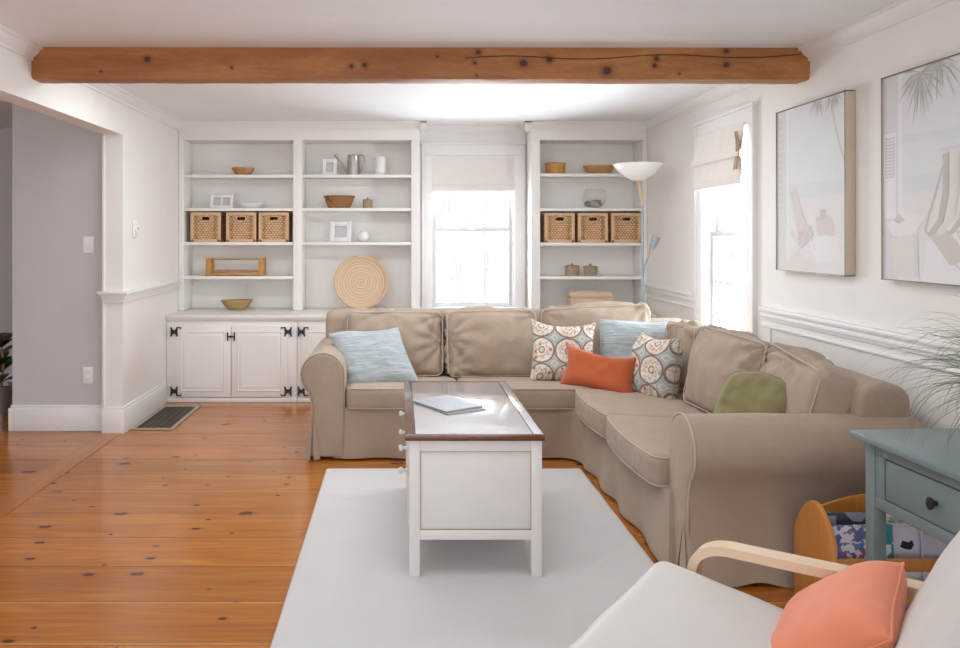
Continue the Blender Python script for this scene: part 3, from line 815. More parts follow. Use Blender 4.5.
# lidded pots
def lidded(label, x, z, r, h, mat, sp=1.0):
    T = thing('lidded_basket', label, 'basket', (x, SY, z+.001))
    bm = bmesh.new(); lathe(bm, [(0,0), (r*.92,0), (r,h*.35), (r*.97,h*.68), (0,h*.68)], 24); part(T, 'body', bm, mat)
    bm = bmesh.new(); lathe(bm, [(0,h*.68), (r*1.06,h*.68), (r*1.08,h*.76), (r*.7,h*.82), (0,h*.84)], 24); L = part(T, 'lid', bm, mat)
    bm = bmesh.new(); lathe(bm, [(0,h*.82), (.008,h*.84), (.012,h*.93), (.006,h), (0,h)], 12); part(L, 'knob', bm, M['bowlwood'])
lidded('small lidded pale wicker pot beside the brown wicker bowl', -.292, 1.648, .044, .100, M['wicker_pale'])
lidded('small lidded wicker pot on the right bookcase, the one nearer the window', 1.555, 1.04, .064, .115, M['wicker_pale'])
lidded('small lidded wicker pot on the right bookcase, the one nearer the lamp', 1.722, 1.04, .062, .110, M['wicker_pale'])
# ball
T = thing('decorative_ball', 'white round ball beside the thick square photo frame', 'ornament', (-.335, SY, 1.346))
bm = bmesh.new(); bmesh.ops.create_icosphere(bm, subdivisions=4, radius=.052)
for v in bm.verts: v.co.z += .0525
part(T, 'shell', bm, M['white'], smooth=180)
# rattan disc
T = thing('rattan_disc', 'large round coiled tray leaning at the back of the bookcase bay', 'tray', (-.348, 6.80, .988), (Rd(-11), 0, 0))
bm = bmesh.new()
rings = []
for r, y in [(0.0, .004), (.03, .004), (.06,.002), (.1, .004), (.15, .003), (.19, .002), (.215, -.006), (.232, -.014), (.238, -.010), (.232, .004), (.2, .014), (.1, .016), (0, .016)]:
    rings.append([bm.verts.new((r*math.cos(2*PI*j/48), y, r*math.sin(2*PI*j/48))) for j in range(48)] if r > 0 else [bm.verts.new((0, y, 0))])
for A, B in zip(rings, rings[1:]):
    for j in range(48):
        u = []
        for v in (A[j % len(A)], A[(j+1) % 48 % len(A)], B[(j+1) % 48 % len(B)], B[j % len(B)]):
            if v not in u: u.append(v)
        bm.faces.new(u)
part(T, 'coiled_panel', bm, M['disc'])
bm = bmesh.new(); tube(bm, [(.234*math.cos(2*PI*k/48), -.010, .234*math.sin(2*PI*k/48)) for k in range(48)], .008, 8, True); part(T, 'rim', bm, M['rim'])
# wooden rack
T = thing('wooden_rack', 'low honey wood rack with two end panels and thin rails', 'rack', (-1.478, 6.86, 1.043))
for sx in (-1, 1): part(T, 'end_panel', box(sx*.235-.022, sx*.235+.022, -.07, .07, 0, .158, .004), M['ochre'])
for y, z in ((-.055, .148), (.055, .148), (-.055, .045), (.055, .045)):
    bm = bmesh.new(); tube(bm, [(-.214, y, z), (.214, y, z)], .005, 8); part(T, 'rail', bm, M['bowlwood'])
part(T, 'base_board', box(-.214, .214, -.06, .06, .004, .032, .003), M['bowlwood'])
# glass bowl with shells
T = thing('glass_bowl', 'clear round glass bowl holding grey and white sea shells', 'bowl', (1.755, SY, 1.649))
bm = bmesh.new(); pr = [(0, .002)] + [(.108*math.sin(a), .102-.100*math.cos(a)) for a in [k*PI*.78/14 for k in range(1, 15)]]
lathe(bm, pr, 32); part(T, 'glass', bm, M['bowlglass'], smooth=180)
for i in range(16):
    a = random.uniform(0, 2*PI); r = .068*math.sqrt(random.random()); sz = random.uniform(.016, .028)
    bm = bmesh.new()
    for k in range(9):
        pass
    prof = [(0, 0)]+[(sz*(1-q)**.8*(1+.18*math.sin(q*22)), q*sz*2.0) for q in [k/9 for k in range(9)]]+[(0, sz*2)]
    lathe(bm, prof, 12)
    bmesh.ops.rotate(bm, verts=bm.verts, matrix=Matrix.Rotation(random.uniform(.6, 2.2), 3, random.choice(['X', 'Y'])))
    sh = fin('sea_shell', bm, M['shell'] if random.random() < .6 else M['shell2'])
    sh.location = (1.755+r*math.cos(a), SY+r*math.sin(a), 1.680+.0025*i*(1-r/.09))
    tag(sh, 'sea shell lying in the clear glass bowl', 'shell', 'sea shells in the glass bowl')
# beige lumbar-shaped box on ledge right
T = thing('storage_box', 'tan rounded fabric box on the ledge below the two small wicker pots', 'box', (1.69, 6.80, .737))
part(T, 'body', soft_box(.37, .22, .12, .03, (0,.01,0), wr=.001), M['beige_box'], smooth=180)
o = part(T, 'lid', soft_box(.378, .228, .055, .024, (0,.0,.012), wr=.001), M['beige_box'], smooth=180); o.location = (0, 0, .112)

# ------------------------------------------------------------------ floor lamp
LX, LY = 1.93, 6.05
T = thing('floor_lamp', 'grey torchiere floor lamp with white bowl shade and side reading arm', 'floor lamp', (LX, LY, 0))
bm = bmesh.new(); lathe(bm, [(0,0), (.13,0), (.132,.012), (.06,.024), (.016,.035), (0,.035)], 32); part(T, 'base', bm, M['steel'])
bm = bmesh.new(); tube(bm, [(0,0,.03), (0,0,1.66)], .0105, 12); part(T, 'pole', bm, M['steel'])
bm = bmesh.new(); tube(bm, [(0,0,1.655), (-.036,0,1.845)], [.011, .016], 12); part(T, 'shade_holder', bm, M['rim'], label='pale tapered holder between pole and bowl')
bm = bmesh.new(); P = [(0, 0), (.05, .006), (.10, .035), (.15, .075), (.185, .118), (.192, .135), (.186, .135), (.145, .082), (.095, .043), (.045, .014), (0, .008)]
lathe(bm, P, 40, -.036, 0, 1.838); part(T, 'lamp_shade', bm, M['bowl_white'], label='wide white bowl shade')
bm = bmesh.new(); tube(bm, [(0,0,1.13), (.012,-.01,1.16), (.03,-.015,1.21), (.062,-.02,1.27)], .006, 8); A = part(T, 'reading_arm', bm, M['steel'])
bm = bmesh.new(); tube(bm, [(.056,-.02,1.262), (.064,-.02,1.285)], [.012,.013], 12); part(A, 'collar', bm, M['rim'])
bm = bmesh.new(); tube(bm, [(.064,-.02,1.285), (.075,-.022,1.32), (.105,-.025,1.395)], [.014,.024,.034], 16); part(A, 'reading_shade', bm, M['steel'])
bm = bmesh.new(); tube(bm, [(0,0,1.10), (0,0,1.15)], .016, 12); part(T, 'clamp', bm, M['steel'])

# ------------------------------------------------------------------ SOFA
SO = thing('corner_sofa', 'large taupe slipcovered corner sofa with rolled arms on the pine floor', 'sofa', (1.0, 4.9, 0))
def arm_profile(hz=.67, r=.138, inner=0.0):
    cx, cz = r, hz-r; P = [(0, .012), (0, .2), (0, .40), (0, cz)]
    for k in range(1, 19):
        a = PI - k/18*(PI+Rd(48)); P.append((cx+r*math.cos(a), cz+r*math.sin(a)))
    P += [(.212, .385), (.204, .33), (.203, .24), (.210, .15), (.222, .07), (.232, .012)]
    return P
AP = arm_profile()
def arm(par, pos, axis, a0, a1, flip, seed):
    pr = [(pos+flip*u, z) for u, z in AP]
    rp = lambda u, a, z: noise.noise(Vector((a*5+seed, u*4, z*2)))*.004 + (.010*max(0, .33-z)/.33*math.sin(a*26+seed) if z < .33 else 0)
    A = part(par, 'arm', prof_extrude(pr, a0, a1, .02, axis, 34, rp), M['sofa'], True, 60)
    # piping round the roll front
    sg = 1 if a1 > a0 else -1
    pts = [(pos+flip*u, a0+sg*.008, z) for u, z in [(.002, .33)]+AP[3:24]+[(.203, .20)]]
    if axis == 'x': pts = [(y, x, z) for x, y, z in pts]
    bm = bmesh.new(); tube(bm, pts, .0042, 6); p = part(A, 'piping', bm, M['piping'], smooth=180)
    return A
A1 = arm(SO, -.345, 'y', 4.735, 5.62, -1, 1.0)
A2 = arm(SO, 3.255, 'x', 1.150, 2.10, -1, 5.0)
# seam under the roll on the outer side of the near arm
bm = bmesh.new(); tube(bm, [(1.17+.03*i, 3.255-.2085-.003*math.sin(i*.4), .408-.004*math.sin(i*.35)) for i in range(31)], .003, 5)
part(A2, 'seam', bm, M['piping'])
# base with skirt
def skirt():
    fx = 1.135
    pts = []
    def seg(a, b, n):
        for i in range(n): pts.append((a[0]+(b[0]-a[0])*i/n, a[1]+(b[1]-a[1])*i/n))
    seg((-.40, 4.765), (.98, 4.765), 70)
    for k in range(8):
        t = k/8*PI/2; pts.append((.98+.155*math.sin(t), 4.765-.18*(1-math.cos(t))))
    seg((fx, 4.585), (fx, 3.20), 70)
    seg((fx, 3.20), (2.08, 3.12), 20); seg((2.08, 3.12), (2.08, 5.62), 20); seg((2.08, 5.62), (-.40, 5.62), 20); seg((-.40, 5.62), (-.40, 4.765), 20)
    zs = [.012, .05, .1, .16, .22, .28, .325]
    bm = bmesh.new(); R = []
    n = len(pts)
    cum = 0; L = []
    for i, p in enumerate(pts):
        if i: cum += (Vector(p)-Vector(pts[i-1])).length
        L.append(cum)
    for z in zs:
        row = []
        for i, p in enumerate(pts):
            a, b = Vector(pts[i-1]), Vector(pts[(i+1) % n]); t = b-a; nv = Vector((t.y, -t.x)).normalized()
            k = (1-z/.33)
            s = L[i]
            off = .016*k*math.sin(s*13+1.5*math.sin(s*3)) + .018*k + .006*noise.noise(Vector((s*6, z*6, 2)))
            q = Vector(p)+nv*off; row.append(bm.verts.new((q.x, q.y, z)))
        R.append(row)
    for A, B in zip(R, R[1:]):
        for i in range(n): bm.faces.new((A[i], A[(i+1) % n], B[(i+1) % n], B[i]))
    bm.faces.new(R[-1]); bm.faces.new(R[0])
    return bm
part(SO, 'skirted_base', skirt(), M['sofa'], True, 60)
# kick pleats
def pleat(x, y, face, top=.27, w=.05):
    bm = bmesh.new(); h = []
    dx, dy = (1, 0) if face == 'y' else (0, 1); ox, oy = (0, -1) if face == 'y' else (-1, 0)
    for s in (-1, 1):
        a = bm.verts.new((x, y, top)); b = bm.verts.new((x+dx*s*w*.25+ox*.028, y+dy*s*w*.25+oy*.028, .012)); c = bm.verts.new((x+dx*s*w*1.1+ox*.006, y+dy*s*w*1.1+oy*.006, .012))
        d = bm.verts.new((x+dx*s*w*.7, y+dy*s*w*.7, .012))
        bm.faces.new((a, b, c)); bm.faces.new((a, c, d)); bm.faces.new((a, d, b)); bm.faces.new((b, d, c))
    return bm
part(SO, 'kick_pleat', pleat(-.545, 4.732, 'y', .30, .045), M['sofa'], True, 20)
part(SO, 'kick_pleat', pleat(1.148, 3.075, 'x', .26, .045), M['sofa'], True, 20)
# upholstered back frame: two runs with rounded top
def back_prof(p0, p1, h=.865):
    r = (p1-p0)/2*.95; c = (p0+p1)/2
    P = [(p0, .30), (p0, h-r*.7)]
    for k in range(1, 10): a = PI-k/10*PI; P.append((c+(p1-p0)/2*math.cos(a), h-r*.7+r*.7*math.sin(a)))
    P += [(p1, h-r*.7), (p1, .05), (p0+.02, .05)]
    return P
rp = lambda u, a, z: noise.noise(Vector((a*4, u*5, z*4)))*.006
part(SO, 'back_frame', prof_extrude(back_prof(5.42, 5.64, .872), -.535, 1.06, .05, 'x', 50, rp), M['sofa'], True, 60)
part(SO, 'back_frame', prof_extrude(back_prof(5.42, 5.64, .80), 1.062, 2.07, .05, 'x', 20, rp), M['sofa'], True, 60)
part(SO, 'back_frame', prof_extrude(back_prof(1.86, 2.08, .805), 3.08, 5.41, .028, 'y', 50, rp), M['sofa'], True, 60)

def pipe_rect(par, w, d, z, post, off=0.0, closed=True, r=.004):
    pts = []; n = 16; rr = .035
    W, D = w/2+off, d/2+off
    for cx, cy, a0 in ((W-rr, D-rr, 0), (-W+rr, D-rr, PI/2), (-W+rr, -D+rr, PI), (W-rr, -D+rr, 1.5*PI)):
        for k in range(5): a = a0+k/4*PI/2; pts.append((cx+rr*math.cos(a), cy+rr*math.sin(a)))
    out = []
    for i in range(len(pts)):
        a, b = Vector(pts[i]), Vector(pts[(i+1) % len(pts)])
        m = max(1, int((b-a).length/.04))
        for k in range(m):
            q = a+(b-a)*k/m; out.append(post(Vector((q.x, q.y, z))))
    bm = bmesh.new(); tube(bm, out, r, 6, True); return bm
def seat(x0, x1, y0, y1, face, seed):
    """face: 'y' front edge at y0; 'x' front edge at x0"""
    w, d = x1-x0, y1-y0; cx, cy = (x0+x1)/2, (y0+y1)/2
    def post(P):
        f = (P.y+d/2)/d if face == 'y' else (P.x+w/2)/w
        f = max(0, min(1, f)); t = P.z/.15
        v = Vector((P.x+cx, P.y+cy, P.z+.312-.05*f*t))
        e = abs(P.x)/(w/2) if face == 'y' else abs(P.y)/(d/2)
        fr = max(0, 1-f*5)
        bow = .016*fr*(1-e*e)
        if face == 'y': v.y -= bow
        else: v.x -= bow*2
        return v
    s = part(SO, 'seat_cushion', soft_box(w-.006, d, .148, .036, (.0, .0, .010), (34, 30, 8), .004, seed, post), M['sofa'], True, 180)
    for z in (.136, .014):
        part(s, 'piping', pipe_rect(s, w-.006, d, z, post, -.006 if z > .1 else -.006, r=.0036), M['piping'], smooth=180)
    return s
seat(-.343, .385, 4.735, 5.44, 'y', 1.2)
seat(.388, 1.92, 4.735, 5.44, 'y', 7.7)
seat(1.085, 1.92, 4.035, 4.738, 'x', 3.1)
seat(1.085, 1.92, 3.262, 4.030, 'x', 9.4)

def back_cushion(w, h, t, loc, rot, seed, cre=(), piped=True, tag_=False, par=SO, wr=.008, bul=.05):
    bm = soft_box(w, t, h, (.055, .055, .06), (.012, bul, .02), (36, 12, 30), wr, seed, None, cre)
    o = part(par, 'back_cushion', bm, M['sofa'], False, 180)
    o.location = Vector(loc)-Vector(par.location); o.rotation_euler = rot
    if piped:
        W, Hh = w/2-.018, h/2-.018
        for s in (-1, 1):
            pts = []
            rr = .05
            for cx, cz, a0 in ((W-rr, Hh-rr, 0), (-W+rr, Hh-rr, PI/2), (-W+rr, -Hh+rr, PI), (W-rr, -Hh+rr, 1.5*PI)):
                for k in range(6): a = a0+k/5*PI/2; pts.append((cx+rr*math.cos(a), cz+rr*math.sin(a)))
            out = []
            for i in range(len(pts)):
                a, b = Vector(pts[i]), Vector(pts[(i+1) % len(pts)]); m = max(1, int((b-a).length/.05))
                for k in range(m): q = a+(b-a)*k/m; out.append((q.x, s*(t/2-.012), q.y+h/2))
            b2 = bmesh.new(); tube(b2, out, .0038, 6, True); part(o, 'piping', b2, M['piping'], smooth=180)
    return o
# rear run
back_cushion(.70, .475, .17, (-.035, 5.33, .405), (Rd(-9), Rd(0), 0), 2.0, [((.33, 0, .02), 11, .034, .22), ((.30, 0, .2), 9, .025, .2), ((-.1,0,.22), 9, .024, .20)], wr=.012)
back_cushion(.655, .485, .18, (.643, 5.31, .405), (Rd(-9), Rd(-1), 0), 5.0, [((-.31, 0, .05), 11, .034, .22), ((-.28, 0, -.15), 9, .022, .2), ((.31, 0, .2), 9, .028, .2)], wr=.012)
back_cushion(.78, .47, .17, (1.40, 5.36, .445), (Rd(-8), Rd(-4), Rd(-8)), 8.0, [((.36, 0, .2), 8, .022, .25), ((-.36, 0, .2), 8, .022, .2)], wr=.012)
# side run, turned to face the room
back_cushion(.42, .43, .17, (1.81, 4.86, .42), (Rd(-8), 0, Rd(-84)), 3.0, [((0, 0, .2), 9, .035, .25)], wr=.014)
cA = back_cushion(.68, .48, .19, (1.755, 4.10, .405), (Rd(-13), Rd(2), Rd(-82)), 6.0, [((.31, 0, .05), 11, .034, .22), ((.3, 0, .22), 9, .04, .25), ((-.3, 0, .22), 9, .03, .2)], wr=.012)
back_cushion(.66, .46, .20, (1.775, 3.50, .405), (Rd(-14), Rd(4), Rd(-97)), 11.0, [((-.31, 0, .12), 11, .04, .28), ((0, 0, .2), 9, .025, .22)], wr=.012)
o = part(cA, 'care_label', boxes([(.20, .255, -.098, -.094, .06, .115), (.205, .25, -.0995, -.098, .095, .105, 1), (.205, .25, -.0995, -.098, .075, .082, 1)]), [M['piping'], M['olive']], label='small sewn fabric label')
o.location = (0, -.026, 0)

# throw pillows
throw('throw_pillow', 'crinkled pale blue square pillow leaning against the left sofa arm', M['blue'], .47, .41, .16, (-.175, 5.06, .585), (Rd(-30), Rd(-5), Rd(2)), .05, .008, 1.0, .0, shear=-.26)
throw('throw_pillow', 'medallion print square pillow behind the orange pillow, touching the rear cushions', M['pattern'], .43, .43, .16, (1.085, 5.065, .628), (Rd(-20), Rd(3), Rd(-6)), .10, .007, 2.0, .025, edge=M['sofa'])
throw('throw_pillow', 'pale blue crinkled pillow tucked in the sofa corner behind the medallion print one', M['blue'], .46, .42, .14, (1.575, 5.11, .630), (Rd(-20), Rd(0), Rd(-14)), .05, .008, 3.0)
throw('throw_pillow', 'medallion print pillow standing against the side cushions, right of the orange pillow', M['pattern'], .36, .43, .20, (1.565, 4.66, .592), (Rd(-10), Rd(2), Rd(-66)), .05, .008, 4.0, .03, edge=M['sofa'], rnd=.1)
throw('throw_pillow', 'burnt orange rectangular lumbar pillow in the corner of the sofa', M['orange'], .50, .30, .16, (1.255, 4.79, .550), (Rd(-22), Rd(5), Rd(-32)), .17, .004, 5.0, .035)
throw('throw_pillow', 'olive green pillow half hidden behind the near rolled arm', M['olive'], .33, .38, .18, (1.60, 3.43, .600), (Rd(-24), Rd(12), Rd(-40)), .0, .012, 6.0, .0, rnd=.32)

# ------------------------------------------------------------------ RUG
bm = soft_box(1.52, 2.20, .014, (.02, .02, .006), (0,0,0), (60, 80, 2), .0004, 1)
T = fin('area_rug', bm, M['rug'], 180); T.location = (.32, 3.44, .001)
tag(T, 'plain ivory wool area rug under the coffee table', 'rug')

# ------------------------------------------------------------------ COFFEE TABLE
CT = thing('coffee_table', 'cream painted coffee table with brown edged glossy top on the ivory rug', 'coffee table', (.307, 3.66, .0155))
x0, x1, y0, y1 = .037, .577, 3.085, 4.20
base = -.0155
def Zt(z): return z-.0155
LEGW = .044
for (a, b) in ((x0, y0), (x1-LEGW, y0), (x0, y1-LEGW), (x1-LEGW, y1-LEGW)):
    part(CT, 'leg', box(a, a+LEGW, b, b+LEGW, .0155, .569, .003), M['cream'], True)
def end_panel(y, sg):
    L = [(x0+LEGW, x1-LEGW, y+.008, y+.0195, .206, .524), (x0+LEGW, x1-LEGW, y, y+.02, .165, .205), (x0+LEGW, x1-LEGW, y, y+.02, .525, .567)]
    return boxes(L, .0015)
part(CT, 'end_panel', end_panel(y0+.003, 1), M['cream'], True)
part(CT, 'end_panel', end_panel(y1-.024, 1), M['cream'], True)
bm = boxes([(x0+.040, x1-.040, y0+.0035, y0+.008, .204, .2065), (x0+.040, x1-.040, y0+.0035, y0+.008, .5235, .526), (x0+.0425, x0+.0455, y0+.0035, y0+.008, .205, .525), (x1-.0455, x1-.0425, y0+.0035, y0+.008, .205, .525)])
part(CT, 'panel_groove', bm, M['bowlolive'], True, label='thin dark line around the end panel')
part(CT, 'side_panel', box(x1-.024, x1-.004, y0+LEGW, y1-LEGW, .165, .567), M['cream'], True)
part(CT, 'face_frame', boxes([(x0+.004, x0+.022, y0+LEGW, y1-LEGW, .165, .195), (x0+.004, x0+.022, y0+LEGW, y1-LEGW, .505, .567), (x0+.004, x0+.022, y0+LEGW, y1-LEGW, .388, .402)]), M['cream'], True)
part(CT, 'bottom_board', box(x0+.022, x1-.024, y0+.025, y1-.025, .165, .178), M['cream'], True)
for (z0_, z1_, zk) in ((.402, .505, .452), (.195, .388, .352)):
    D = part(CT, 'drawer', box(x0-.006, x0+.014, y0+LEGW+.02, y1-LEGW-.02, z0_+.002, z1_-.002, .003), M['cream'], True)
    for yk in (3.40, 4.06):
        bm = bmesh.new(); tube(bm, [(x0-.006, yk, zk), (x0-.022, yk, zk), (x0-.026, yk, zk), (x0-.036, yk, zk), (x0-.042, yk, zk)], [.008, .007, .013, .015, .010], 16)
        part(D, 'knob', bm, M['cream'])
T_ = part(CT, 'tabletop', box(x0-.016, x1+.010, y0-.012, y1+.015, .570, .596, .004), M['walnut'], True, label='dark brown stained board')
part(T_, 'inset_panel', box(x0+.026, x1-.038, y0+.002, y1-.03, .5955, .5972, .0005), M['tabletop'])
part(T_, 'border_line', boxes([(x0+.024, x0+.0265, y0, y1-.028, .596, .5974), (x1-.0385, x1-.036, y0, y1-.028, .596, .5974)]), M['dark'])
part(T_, 'edge_panel', box(x1-.034, x1+.004, y0+.002, y1-.01, .5955, .5970, .0005), M['tabletop'])
# magazines on table
for i, (dx, dy, rz, z, lb) in enumerate([(.235, 3.575, 30, .5978, 'grey booklet lying under the top one on the coffee table'), (.222, 3.60, 33, .6040, 'pale grey booklet lying on top of another on the coffee table')]):
    T = thing('booklet', lb, 'booklet', (dx, dy, z), (0, 0, Rd(rz)))
    part(T, 'pages', box(-.105, .105, -.14, .14, .0006, .0052), M['paper_edge'])
    part(T, 'cover', boxes([(-.107, .107, -.142, .142, 0, .0006), (-.107, .107, -.142, .142, .0052, .0058), (-.1085, -.107, -.142, .142, 0, .0058)]), M['paper'])

# ------------------------------------------------------------------ SIDE TABLE (teal)
TT = thing('side_table', 'worn teal painted side table with a drawer beside the armchair', 'side table', (1.88, 2.33, 0), (0, 0, Rd(3.0)))
# local: x toward wall, y toward rear
lx0, lx1, ly0, ly1 = -.25, .26, -.32, .32
for a in (lx0, lx1-.045):
    for b in (ly0, ly1-.045): part(TT, 'leg', box(a, a+.045, b, b+.045, 0, .695, .003), M['teal'])
part(TT, 'tabletop', box(lx0-.035, lx1+.02, ly0-.035, ly1+.035, .695, .721, .006), M['teal'])
part(TT, 'apron', boxes([(lx0+.004, lx0+.020, ly0+.045, ly1-.045, .475, .515), (lx0+.004, lx0+.020, ly0+.045, ly1-.045, .655, .695),
     (lx0+.004, lx0+.020, ly1-.09, ly1-.045, .515, .655), (lx0+.004, lx0+.020, ly0+.045, ly0+.09, .515, .655),
     (lx1-.02, lx1-.006, ly0+.045, ly1-.045, .475, .695), (lx0+.045, lx1-.045, ly1-.02, ly1-.006, .475, .695), (lx0+.045, lx1-.045, ly0+.006, ly0+.02, .475, .695)], .002), M['teal'])
D = part(TT, 'drawer', boxes([(lx0+.006, lx0+.022, ly0+.094, ly1-.094, .519, .650), (lx0+.022, lx1-.03, ly0+.11, ly1-.11, .525, .62)], .002), M['teal'])
part(TT, 'drawer_gap', boxes([(lx0+.012, lx0+.0155, ly0+.09, ly1-.09, .650, .655), (lx0+.012, lx0+.0155, ly0+.09, ly1-.09, .515, .519), (lx0+.012, lx0+.0155, ly1-.094, ly1-.09, .515, .655), (lx0+.012, lx0+.0155, ly0+.09, ly0+.094, .515, .655)]), M['black'])
bm = bmesh.new(); tube(bm, [(lx0+.006, 0, .585), (lx0-.006, 0, .585), (lx0-.010, 0, .585), (lx0-.018, 0, .585), (lx0-.022, 0, .585)], [.006, .006, .013, .015, .009], 16)
for v in bm.verts: v.co.z = .585+(v.co.z-.585)*1.35
part(D, 'knob', bm, M['black'], label='oval dark metal knob')

# grass plant in pot on the teal table (pot stands out of frame)
PX, PY = 1.975, 2.36
T = thing('potted_grass', 'arching grey green ornamental grass in a pot on the teal side table', 'plant', (PX, PY, .722))
bm = bmesh.new(); lathe(bm, [(0,0), (.065,0), (.072,.01), (.088,.15), (.092,.165), (.085,.165), (.078,.14), (0,.14)], 28); part(T, 'pot', bm, M['white'])
bm = bmesh.new()
for i in range(440):
    az = random.uniform(0, 2*PI); L = random.uniform(.30, .58)*(1 if math.cos(az) < .1 else .42)
    up0 = random.uniform(.25, 1.35); dirv = Vector((math.cos(az), math.sin(az), 0)); p = Vector((random.uniform(-.04,.04), random.uniform(-.04,.04), .15))
    N = 14; ang = up0; w = random.uniform(.0014, .0032); R = []; droop = random.uniform(1.4, 2.9)
    side = Vector((-dirv.y, dirv.x, 0)); curl = random.uniform(-.5, .5)
    for k in range(N+1):
        ww = w*(1-(k/N)**2)+.0003
        R.append([bm.verts.new(p+side*ww), bm.verts.new(p-side*ww), bm.verts.new(p+Vector((0,0,-ww*.6)))])
        dd = (dirv+side*curl*k/N).normalized()
        p = p+(dd*math.cos(ang)+Vector((0,0,1))*math.sin(ang))*L/N
        if PX+p.x > 2.19: p.x = 2.19-PX
        if p.z < .006 : p.z = .006
        ang -= droop/N*(.4+1.2*k/N)
    for a, b in zip(R, R[1:]):
        for j in range(3): bm.faces.new((a[j], a[(j+1) % 3], b[(j+1) % 3], b[j]))
part(T, 'foliage', bm, M['blade'], smooth=180)

# ------------------------------------------------------------------ MAGAZINE RACK
MR = thing('magazine_rack', 'honey pine magazine rack with rounded end panel below the teal table', 'magazine rack', (1.85, 2.84, 0))
def rack_end(x):
    P = [(-.145, .0), (-.145, .24)]
    P = [(2.695, 0)]
    for k in range(0, 17):
        t = k/16
        a = -PI/2*1.0 + 0
        P.append((2.80-.105*math.cos(t*PI) if False else 2.695+.265*t, .20+.215*math.sin(PI*(.12+.80*t))**.75 ))
    P.append((2.96, 0))
    return prof_extrude(P, x, x+.018, .003, 'x', 1)
part(MR, 'end_panel', rack_end(1.535), M['pine'], True, 40)
part(MR, 'end_panel', rack_end(2.12), M['pine'], True, 40)
P = [(1.553, .04), (1.553, .33)]+[(1.553+.567*k/16, .33+.075*math.sin(PI*k/16)) for k in range(1, 16)]+[(2.12, .33), (2.12, .04)]
part(MR, 'back_panel', prof_extrude(P, 2.930, 2.944, .003, 'y', 1), M['pine'], True, 40)
part(MR, 'front_rail', boxes([(1.553, 2.12, 2.712, 2.726, .20, .245)], .003), M['pine'], True)
part(MR, 'front_rail', boxes([(1.553, 2.12, 2.712, 2.726, .08, .16)], .003), M['pine'], True)
part(MR, 'bottom_board', box(1.553, 2.12, 2.712, 2.930, .03, .046, .002), M['pine'], True)
part(MR, 'divider', box(1.553, 2.12, 2.835, 2.845, .046, .30, .002), M['pine'], True)
def cover(name, cols, sc):
    g = G(name); v = g.n('ShaderNodeTexVoronoi', {'Vector': g.obj(), 'Scale': float(sc)}, distance='MANHATTAN')
    r = g.sep(v.outputs['Color'])[0]
    k = len(cols); rp_ = g.ramp(r, [(i/k, c) for i, c in enumerate(cols)]); rp_.node.color_ramp.interpolation = 'CONSTANT'
    return g.pbr(rp_, .3)
covs = [('blue and white magazine at the rounded end of the rack', 1.565, 1.70, 2.735, .350, cover('mag_blue', [(.75,.75,.78),(.10,.16,.42),(.70,.70,.74),(.35,.10,.12),(.16,.24,.5)], 60)),
        ('dark spined magazine behind the blue and white one', 1.58, 1.77, 2.790, .375, cover('mag_dark', [(.05,.06,.09),(.30,.32,.38),(.06,.07,.12)], 18)),
        ('teal covered magazine beside the table leg', 1.665, 1.80, 2.757, .345, cover('mag_teal', [(.05,.30,.36),(.70,.72,.70),(.04,.26,.33)], 20)),
        ('green and white patterned magazine, tallest in the rack', 1.765, 1.93, 2.800, .385, cover('mag_green', [(.55,.60,.46),(.72,.72,.66),(.40,.48,.32),(.78,.78,.74)], 70)),
        ('white magazine with a small black picture on its cover', 1.785, 1.975, 2.768, .345, paint('mag_white', (.74,.72,.78), .3)),
        ('pale lilac magazine leaning at the wall side of the rack', 1.90, 2.09, 2.745, .340, paint('mag_lilac', (.60,.58,.66), .3))]
for lb, a, b, y, zt, mt in covs:
    T = thing('magazine', lb, 'magazine', ((a+b)/2, y, .047), (Rd(-5), 0, 0))
    w = (b-a)/2; h = zt-.047
    part(T, 'pages', box(-w+.002, w-.002, -.004, .004, .001, h-.002), M['paper_edge'])
    part(T, 'cover', boxes([(-w, w, -.0048, -.004, 0, h), (-w, w, .004, .0048, 0, h), (-w-.001, -w, -.0048, .0048, 0, h)]), mt)
    if 'black picture' in lb:
        bm = bmesh.new()
        pp = [(-.050,.215),(-.040,.238),(-.018,.232),(-.004,.240),(.002,.222),(-.010,.205),(-.032,.208)]
        A = [bm.verts.new((x, -.0050, z)) for x, z in pp]; bm.faces.new(A); part(T, 'cover_picture', bm, M['black'])
        part(T, 'page_edge_line', box(-w, w, -.0052, -.0048, h-.012, h-.009), M['photo'])

# ------------------------------------------------------------------ ARMCHAIR
# local frame: +x toward the back of the chair, +y toward the far side, origin under the front far corner
ang = math.atan2(-.62, .785)
CH = thing('armchair', 'bentwood armchair with ivory cushions in the foreground, facing the coffee table', 'armchair', (.775, 2.25, 0), (0, 0, ang))
WD = .68
def seatpost(P):
    f = (P.x+.29)/.58
    return Vector((P.x+.285, P.y-WD/2, P.z+.36-.085*f - .03*max(0, .12-f)/.12*0))
bm = soft_box(.60, WD, .10, (.05, .045, .045), (.004, .004, .012), (34, 34, 10), .0025, 3.0, seatpost)
sc_ = part(CH, 'seat_cushion', bm, M['chairfab'], smooth=180)
part(sc_, 'seam', pipe_rect(None, .60, WD, .052, seatpost, .004, r=.0022), M['chairfab'], smooth=180)
def bcpost(P):      # cushion built upright (w along y), leaned back
    return P
bm = soft_box(.10, WD, .80, (.045, .045, .05), (.010, .004, .006), (10, 30, 40), .004, 8.0)
bc = part(CH, 'back_cushion', bm, M['chairfab'], smooth=180)
bc.location = (.565, -WD/2, .315); bc.rotation_euler = (0, Rd(27), 0)
